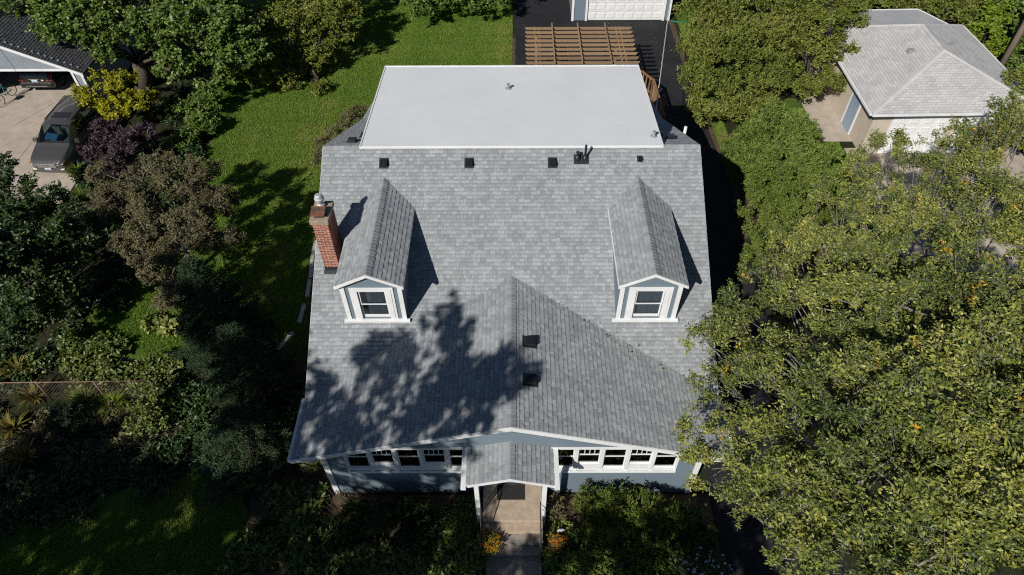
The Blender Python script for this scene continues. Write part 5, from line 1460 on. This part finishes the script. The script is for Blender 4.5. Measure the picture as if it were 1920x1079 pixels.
plant('dark_tree', 'dark green leafy tree at the left edge of the garden', 'tree', (-20.2,18.6,0),
      [(-21.23, 22.76, 3.00,0.95),(-19.55, 22.11, 2.80,0.8),(-19.49, 19.66, 3.40,1.3),(-17.97, 19.56, 3.20,1.15),(-18.07, 16.91, 3.00,1.3),(-17.20, 17.40, 2.60,0.9),(-18.22, 15.69, 2.00,0.9),(-17.63, 20.83, 2.60,0.8),(-19.68, 17.43, 3.60,1.7),(-22.88, 24.68, 2.80,0.65),(-17.80, 16.92, 1.60,0.6),(-17.24, 19.17, 2.40,0.7),(-21.30, 21.55, 3.00,1.0),(-20.15, 21.50, 2.60,0.9),(-19.60, 18.58, 3.00,1.1),(-18.51, 18.68, 2.60,1.0),(-18.96, 16.82, 2.20,0.9)],
      'dark', 'bark', 0.2, leaf=0.15, aspect=0.6, L=0.42, nl=14, dens=10, seed=39, gap=0.2)
spruce('spruce_tree', 'tall dark blue-green spruce beside the bronze tree', (-11.0,16.2,0), 5.2, 2.1, seed=41, group='spruces beside the house')
spruce('spruce_tree', 'dark spruce standing nearest the chimney side of the house', (-9.5,14.2,0), 4.0, 1.9, seed=42, group='spruces beside the house')
spruce('spruce_tree', 'lowest dark spruce beside the porch eave corner', (-9.0,11.6,0), 3.0, 1.7, seed=43, group='spruces beside the house')
plant('side_hedge', 'low reddish-green hedge against the house wall by the lawn', 'hedge', (-8.2,27.4,0),
      [(-9.49, 28.52, 0.80,0.65),(-9.06, 29.38, 1.00,0.7),(-8.52, 30.42, 1.10,0.7),(-8.10, 31.20, 1.00,0.6),(-9.65, 27.69, 0.60,0.5)], 'bronze', trunk=0.04, leaf=0.09, aspect=0.6, L=0.28, nl=15, dens=18, seed=45, twigs=False)
plant('lawn_shrub', 'leafy green shrub between the maple trunk and the lawn', 'shrub', (-17.02, 32.35, 0.00),
      [(-16.63, 32.52, 0.90,0.9),(-16.61, 30.81, 0.70,0.8),(-17.02, 29.76, 0.60,0.7),(-16.04, 30.71, 0.60,0.6),(-17.43, 29.20, 0.50,0.6),(-17.80, 32.32, 0.70,0.8)], 'maple', trunk=0.05, leaf=0.13, aspect=0.6, L=0.3, nl=14, dens=16, seed=46, twigs=False)
blades('grass_clump', 'arching green grass clump between minivan and purple shrub', (-21.81, 27.23, 0.00), 260, 0.9, 0.018, 'lime', 47)
blades('grass_clump', 'green grass clump in the shade below the purple shrub', (-20.90, 25.38, 0.00), 240, 0.8, 0.018, 'lime', 48)
plant('hosta_clump', 'pale yellow-green hosta clump below the bronze tree', 'plant', (-14.41, 17.54, -0.00), [(-14.61, 17.48, 0.25,0.42),(-13.90, 17.29, 0.25,0.42)], 'hosta', trunk=0.02, leaf=0.22, aspect=0.6, L=0.2, nl=9, dens=10, seed=49, twigs=False, flat=0.6)
cov = []
rgc = random.Random(51)
for k in range(30):
    x = rgc.uniform(-18.6, -12.9); y = 14.35 + rgc.random()*(2.2 if x < -15.5 else 1.2) + (0.3 if x < -17 else 0)
    cov.append((x, y, 0.22, rgc.uniform(0.4, 0.62)))
plant('ground_cover', 'pale leafy ground cover along the chain-link fence', 'ground cover', (-15.6,15,0), cov, 'ivy', trunk=0.02, leaf=0.15, aspect=0.6, L=0.25, nl=10, dens=9, seed=52, twigs=False, flat=0.6, kind='stuff')
cov = []
for k in range(16): cov.append((rgc.uniform(-12.9,-10.8), rgc.uniform(11.8,14.6), 0.15, rgc.uniform(0.4, 0.6)))
for k in range(60):
    t = rgc.random(); x = -19.0 + 8.0*t + rgc.uniform(-1.0,1.0); y = 8.3 + 3.6*t + rgc.uniform(-0.9,0.9)
    cov.append((x, y, 0.15, rgc.uniform(0.3, 0.55)))
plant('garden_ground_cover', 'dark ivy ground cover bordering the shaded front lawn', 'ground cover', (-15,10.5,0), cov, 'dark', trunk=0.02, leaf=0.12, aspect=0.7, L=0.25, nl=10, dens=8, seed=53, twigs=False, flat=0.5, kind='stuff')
for k, (px, lb) in enumerate((((-19.01, 15.22, 0.30), 'golden fern behind the left end of the chain-link fence'), ((-17.83, 14.01, 0.30), 'golden fern just in front of the chain-link fence'), ((-17.95, 12.66, 0.30), 'golden fern in the shaded bed by the picture edge'), ((-16.95, 11.45, 0.20), 'lowest golden fern in the shaded bed'))):
    blades('fern', lb, (px[0],px[1],0.0), 70, 0.85, 0.11, 'fern', 60+k, group='golden ferns in the left bed')
for k, (px, lb) in enumerate((((-15.82, 13.85, 0.00), 'strap-leaved daylily clump below the fence'), ((-14.73, 13.62, 0.00), 'strap-leaved daylily clump at the end of the fence'), ((-7.99, 9.06, 0.00), 'strap-leaved daylily clump in deep shade by the lawn'))):
    blades('daylily', lb, px, 200, 0.85, 0.03, 'lime' if k < 2 else 'dark', 65+k, group='daylily clumps')
spruce('dwarf_spruce', 'dwarf dark spruce in the bed below the fence', (-15.88, 12.83, -0.00), 1.2, 1.0, seed=68, leaf=0.09)
plant('leafy_shrub', 'yellow-green leafy shrub at the end of the chain-link fence', 'shrub', (-13.35, 12.83, -0.00), [(-13.26, 13.24, 0.60,0.6),(-13.08, 13.79, 0.80,0.5),(-13.39, 12.59, 0.40,0.5),(-12.74, 12.75, 0.50,0.5)], 'ivy', trunk=0.03, leaf=0.13, aspect=0.55, L=0.3, nl=10, dens=9, seed=69, twigs=False)
plant('shade_shrub', 'grey-green shrub by the shaded front lawn', 'shrub', (-10.21, 11.34, 0.00), [(-10.02, 11.07, 0.90,0.6),(-9.36, 10.54, 0.80,0.7),(-9.69, 10.12, 0.50,0.6)], 'spruce', trunk=0.03, leaf=0.13, aspect=0.3, L=0.3, nl=12, dens=9, seed=70, twigs=False)

cov = []
for k in range(80):
    x = rgc.uniform(-22.5, -16.3); y = rgc.uniform(18.5, 36.5)
    if x < -21.3 and y < 34.2: continue
    cov.append((x, y, 0.2, rgc.uniform(0.5, 0.85)))
for k in range(44): cov.append((rgc.uniform(-22.0,-17.7), rgc.uniform(14.4,19.5), 0.15, rgc.uniform(0.45, 0.75)))
for k in range(20): cov.append((rgc.uniform(-24.5,-21.5), rgc.uniform(19.0,24.5), 0.4, rgc.uniform(0.6, 1.0)))
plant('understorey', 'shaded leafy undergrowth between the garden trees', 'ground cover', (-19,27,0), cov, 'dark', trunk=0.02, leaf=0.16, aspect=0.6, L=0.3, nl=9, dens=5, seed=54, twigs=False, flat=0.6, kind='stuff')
cov = []
for k in range(46):
    y = rgc.uniform(20.5, 31.5); x = rgc.uniform(11.5, 15.2)
    cov.append((x, y, 0.25, rgc.uniform(0.45, 0.75)))
plant('bed_cover', 'green leafy cover filling the bed beside the asphalt drive', 'ground cover', (13,26,0), cov, 'hedge', trunk=0.02, leaf=0.13, aspect=0.4, L=0.28, nl=11, dens=8, seed=55, twigs=False, flat=0.7, kind='stuff')

cov = []
for k in range(70):
    x = rgc.uniform(-21.5, -11.5); y = rgc.uniform(9.8, 13.8) if rgc.random() < 0.7 else rgc.uniform(13.8, 20)
    if y > 14.2 and x > -18.2: continue
    if y < 9.8 + 0.22*(x+19): continue
    cov.append((x, y, 0.12, rgc.uniform(0.4, 0.7)))
plant('bed_undergrowth', 'low brownish undergrowth in the bed below the chain-link fence', 'ground cover', (-16,12,0), cov, 'bronze', trunk=0.02, leaf=0.12, aspect=0.6, L=0.25, nl=9, dens=6, seed=56, twigs=False, flat=0.45, kind='stuff')

# ---- planting in front of the porch
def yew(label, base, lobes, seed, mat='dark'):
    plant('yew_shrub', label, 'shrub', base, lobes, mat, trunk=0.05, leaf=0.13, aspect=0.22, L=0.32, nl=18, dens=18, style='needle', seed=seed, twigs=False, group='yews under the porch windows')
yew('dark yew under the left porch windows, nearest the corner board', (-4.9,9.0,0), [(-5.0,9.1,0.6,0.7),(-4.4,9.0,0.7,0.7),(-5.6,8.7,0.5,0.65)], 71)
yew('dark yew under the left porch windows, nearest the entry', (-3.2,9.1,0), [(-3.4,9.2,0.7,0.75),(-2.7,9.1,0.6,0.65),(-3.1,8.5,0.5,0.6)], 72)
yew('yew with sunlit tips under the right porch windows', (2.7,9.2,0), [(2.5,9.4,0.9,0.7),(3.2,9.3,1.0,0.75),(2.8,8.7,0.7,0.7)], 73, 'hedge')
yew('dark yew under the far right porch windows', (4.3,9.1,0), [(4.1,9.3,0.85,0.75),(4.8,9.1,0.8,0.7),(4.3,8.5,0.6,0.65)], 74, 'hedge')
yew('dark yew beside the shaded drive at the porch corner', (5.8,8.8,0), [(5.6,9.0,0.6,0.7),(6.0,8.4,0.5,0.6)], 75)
plant('small_shrub', 'small rusty-green shrub beside the right entry post', 'shrub', (1.45,9.5,0), [(1.45,9.6,0.45,0.35),(1.5,9.3,0.3,0.28)], 'bronze', trunk=0.02, leaf=0.10, aspect=0.5, L=0.25, nl=12, dens=10, seed=76, twigs=False)
cov = []
for k in range(40): cov.append((rgc.uniform(-6.5,-1.1), rgc.uniform(7.3,8.25), 0.2, rgc.uniform(0.3,0.45)))
for k in range(44): cov.append((rgc.uniform(-8.7,-6.0), rgc.uniform(7.2,14.0), 0.15, rgc.uniform(0.35,0.6)))
for k in range(16): cov.append((rgc.uniform(-2.6,-1.3), rgc.uniform(8.2,10.0), 0.1, rgc.uniform(0.25,0.4)))
plant('hosta_border', 'leafy border along the bed left of the front path', 'ground cover', (-3.8,7.8,0), cov, 'ivy', trunk=0.02, leaf=0.18, aspect=0.55, L=0.22, nl=9, dens=13, seed=77, twigs=False, flat=0.6, kind='stuff')
cov = []
for k in range(60): cov.append((rgc.uniform(1.15,6.3), rgc.uniform(7.2,9.0), 0.16, rgc.uniform(0.3,0.45)))
plant('pachysandra_border', 'leafy border along the bed right of the front path', 'ground cover', (3.0,7.8,0), cov, 'hedge', trunk=0.02, leaf=0.14, aspect=0.45, L=0.22, nl=10, dens=14, seed=78, twigs=False, flat=0.6, kind='stuff')
def flowers(root, lobes, mat, leaf, dens, seed, name='blossoms'):
    rg = np.random.default_rng(seed); cs, ds = [], []
    for x, y, z, r in lobes:
        n = max(3, int(dens*r*r*12)); d = unit(rg.normal(0, 1, (n, 3)) + np.array([0,0,0.7])); cs.append(np.array([x,y,z]) + d*r*1.02); ds.append(d)
    V, F, r = leaf_arrays(np.concatenate(cs), np.concatenate(ds), 8, 0.05, leaf, 0.7, rg, 'ball')
    arr_obj(name, V, F, r, M[mat], root)
ph = [(5.2,7.6,0.45,0.4),(5.8,7.75,0.5,0.42),(6.3,7.6,0.5,0.4),(5.5,7.35,0.4,0.35)]
o = plant('phlox', 'pale violet flowering phlox beside the shaded drive', 'plant', (5.7,7.6,0), ph, 'dark', trunk=0.02, leaf=0.11, aspect=0.35, L=0.3, nl=12, dens=9, seed=79, twigs=False)
flowers(o, ph, 'violet', 0.05, 7, 80)
def pot(label, x, y, z, lobes, fmat, seed):
    o = plant('flower_pot', label, 'flower pot', (x,y,z), lobes, 'ivy', trunk=0.02, leaf=0.07, aspect=0.5, L=0.12, nl=10, dens=26, seed=seed, twigs=False)
    flowers(o, lobes, fmat, 0.055, 60, seed+1)
    MB().lathe((x,y,z), [(0.13,0),(0.14,0.02),(0.19,0.24),(0.215,0.24),(0.215,0.29),(0.19,0.29)], 18).build('pot', M['terracotta'], o)
pot('yellow and orange chrysanthemum pot beside the entry steps', -0.72, 8.42, 0.2, [(-0.75,8.45,0.62,0.26),(-0.52,8.36,0.56,0.22),(-0.80,8.22,0.55,0.22),(-0.6,8.2,0.52,0.2)], 'mum', 81)
pot('dim orange flower pot right of the entry steps', 1.42, 8.45, 0.0, [(1.36,8.5,0.42,0.18),(1.52,8.42,0.42,0.18),(1.42,8.3,0.36,0.17)], 'orange', 83)
gn = empty('garden_figure', (-0.78,8.78,0.54), label='small pale garden figure behind the chrysanthemum pot', cat='figurine')
MB().lathe((-0.78,8.78,0.54), [(0.09,0),(0.10,0.05),(0.085,0.14),(0.05,0.19),(0.04,0.2)], 12).build('torso', M['terracotta'], gn, smooth=True)
MB().lathe((-0.78,8.78,0.73), [(0.03,0),(0.06,0.03),(0.065,0.07),(0.05,0.11),(0.015,0.14)], 12).build('head', M['gnome'], gn, smooth=True)
sg = empty('garden_ornament', (1.55,8.78,0), label='small pale bird ornament above the orange flower pot', cat='ornament')
MB().tube([(1.55,8.78,0),(1.55,8.78,0.42)], 0.012, 6).build('stake', M['iron'], sg)
MB().tube([(1.42,8.76,0.44),(1.50,8.77,0.47),(1.60,8.79,0.47),(1.72,8.80,0.45)], [0.012,0.05,0.045,0.008], 8).build('bird', M['gnome'], sg, smooth=True)

# ---- street trees behind the camera, whose shade falls on the porch and the front garden
def street(label, base, lobes, seed, gap=0.2, dens=3.0):
    plant('street_tree', label, 'tree', base, lobes, 'maple', 'bark', 0.3, leaf=0.17, aspect=0.8, L=0.55, nl=14, dens=dens, seed=seed, gap=gap, twigs=False, group='street trees in front of the house')
street('tall street tree before the house shading the porch roof', (-11.5,-2.0,0),
       [(-11.2,-0.8,16.2,1.8),(-9.5,-1.1,16.0,1.5),(-13.2,-0.1,15.8,1.5),(-10.3,-1.8,14.9,1.3),(-8.7,-0.9,16.8,1.0),(-12.4,-2.0,14.4,1.8),(-14.6,-0.9,15.0,1.5),(-11.0,-2.9,13.2,1.7),(-13.6,-2.6,13.2,1.7),(-15.4,-1.9,14.0,1.3),(-11.6,0.3,17.4,1.0)], 101, gap=0.30, dens=4.8)
street('street tree on the left shading the front lawn', (-20.5,-4.5,0),
       [(-29.0,-4.5,11.0,2.4),(-24.6,-1.2,11.8,2.2),(-19.5,-3.5,12.0,2.4),(-16.8,-3.2,12.0,2.0),(-22.5,-3.0,11.8,2.4),(-20.0,-5.0,10,2.4),(-17.0,-5.2,10.0,2.0),(-23.5,-5.0,9.6,2.4),(-26.0,-3.6,11.0,2.2),(-15.5,-4.2,11.2,1.8),(-27.5,-6.0,9.5,2.4),(-19.8,2.2,15.2,2.0),(-18.0,0.0,14.5,2.0),(-21.4,4.4,15.0,1.8),(-16.6,0.8,15.2,1.5)], 102, gap=0.03, dens=5.5)
street('street tree near the path shading the front shrubs', (-7.0,-6.0,0),
       [(-7.6,-4.3,10.8,1.6),(-4.8,-3.1,10.8,1.8),(-2.4,-3.0,10.7,1.8),(-0.6,-3.2,10.4,1.6),(-9.9,-3.5,11.3,1.9),(-12.4,-3.6,11.4,1.8),(-6.0,-6.3,9.6,2.0),(-9.5,-6.4,9.6,2.0),(-2.4,-5.6,10.4,1.8),(-3.8,-6.6,9.0,1.9),(-12.6,-6.0,9.6,2.0)], 103, gap=0.05, dens=4.5)

# ---- grass blades on the open lawns (nobody could count them)
def lawn_grass(name, label, areas, per_m2, seed, h=0.07, holes=()):
    rg = np.random.default_rng(seed); Ps = []
    for (x0, x1, y0, y1) in areas:
        n = int((x1-x0)*(y1-y0)*per_m2); Ps.append(np.stack([rg.uniform(x0, x1, n), rg.uniform(y0, y1, n), np.full(n, 0.004)], 1))
    p = np.concatenate(Ps); n = len(p)
    a = rg.random(n)*6.28; s = np.stack([np.cos(a), np.sin(a), np.zeros(n)], 1)
    hh = h*rg.uniform(0.5, 1.2, n)*(1 + 0.35*wave(p, 2.0, 1.3)); lean = rg.normal(0, 0.5, (n, 2))
    w = 0.013*rg.uniform(0.7, 1.4, n)[:, None]
    tip = p + np.concatenate([lean*hh[:, None], hh[:, None]], 1)
    V = np.stack([p - s*w, p + s*w, tip], 1).reshape(-1, 3)
    F = np.arange(3*n).reshape(-1, 3)
    tone = np.clip(0.45 + 0.26*wave(p, 1.0, 0.55) + 0.22*wave(p, 3.0, 1.9) + 0.16*wave(p, 5.0, 5.3) + rg.normal(0, 0.15, n), 0, 1)
    o = bpy.data.objects.new(name, array_mesh(name, V, F, tone, M['grass'])); link(o)
    tag(o, label, 'grass', kind='stuff')
lawn_grass('grass', 'mown green grass of the lawns', [(-15.9,-7.3,20.5,31.0), (-17.5,0.0,31.0,46), (-17.2,-13.0,16.3,20.5), (-14.6,-13.0,15.7,16.3), (-13,-7.3,15.6,20.5), (-17.2,-8.6,5.5,9.3), (-13,-9,9.3,11)], 1300, 200)
lawn_grass('verge_grass', 'short grass strip beside the asphalt drive', [(10.85,11.5,26,43), (15.0,16.25,25.5,33), (16.25,17.2,25.5,29.8)], 1300, 201)

def litter(name, label, areas, n, seed, mat, size=0.07):
    rg = np.random.default_rng(seed)
    tot = sum((b-a)*(d_-c_) for a, b, c_, d_, z in areas)
    cs = []
    for a, b, c_, d_, z in areas:
        k = max(1, int(n*(b-a)*(d_-c_)/tot)); cs.append(np.stack([rg.uniform(a, b, k), rg.uniform(c_, d_, k), np.full(k, z)], 1))
    c = np.concatenate(cs); d = unit(np.concatenate([rg.normal(0, 1, (len(c), 2)), np.zeros((len(c), 1))], 1))
    V, F, r = leaf_arrays(c, d, 1, 0.02, size, 0.6, rg, 'broad')
    V[:, 2] = np.maximum(V[:, 2], np.repeat(c[:, 2], 4) - 0.03)
    o = bpy.data.objects.new(name, array_mesh(name, V, F, r, M[mat])); link(o); tag(o, label, 'leaves', kind='stuff')
litter('fallen_leaves', 'scattered yellow fallen leaves on the lawns', [(-16,-7.5,16,31,0.09), (-17,0,31,43,0.09), (-17,-9,6,11,0.09)], 420, 300, 'yellow')
litter('roof_litter', 'few dry leaves and twigs lying on the porch roof valley', [(1.5+0.3*k, 1.8+0.3*k, yv(1.6+0.3*k)-0.5, yv(1.6+0.3*k)+0.25, zporch(1.65+0.3*k)+0.08) for k in range(15)], 34, 302, 'fern', 0.08)
litter('drive_litter', 'dry tan leaves along the edges of the asphalt drive', [(10.3,10.75,27,43,0.03), (-0.1,0.35,31,43,0.03), (6.9,10.4,20,43,0.02), (0.3,10.2,38,43,0.02)], 900, 301, 'fern', 0.06)
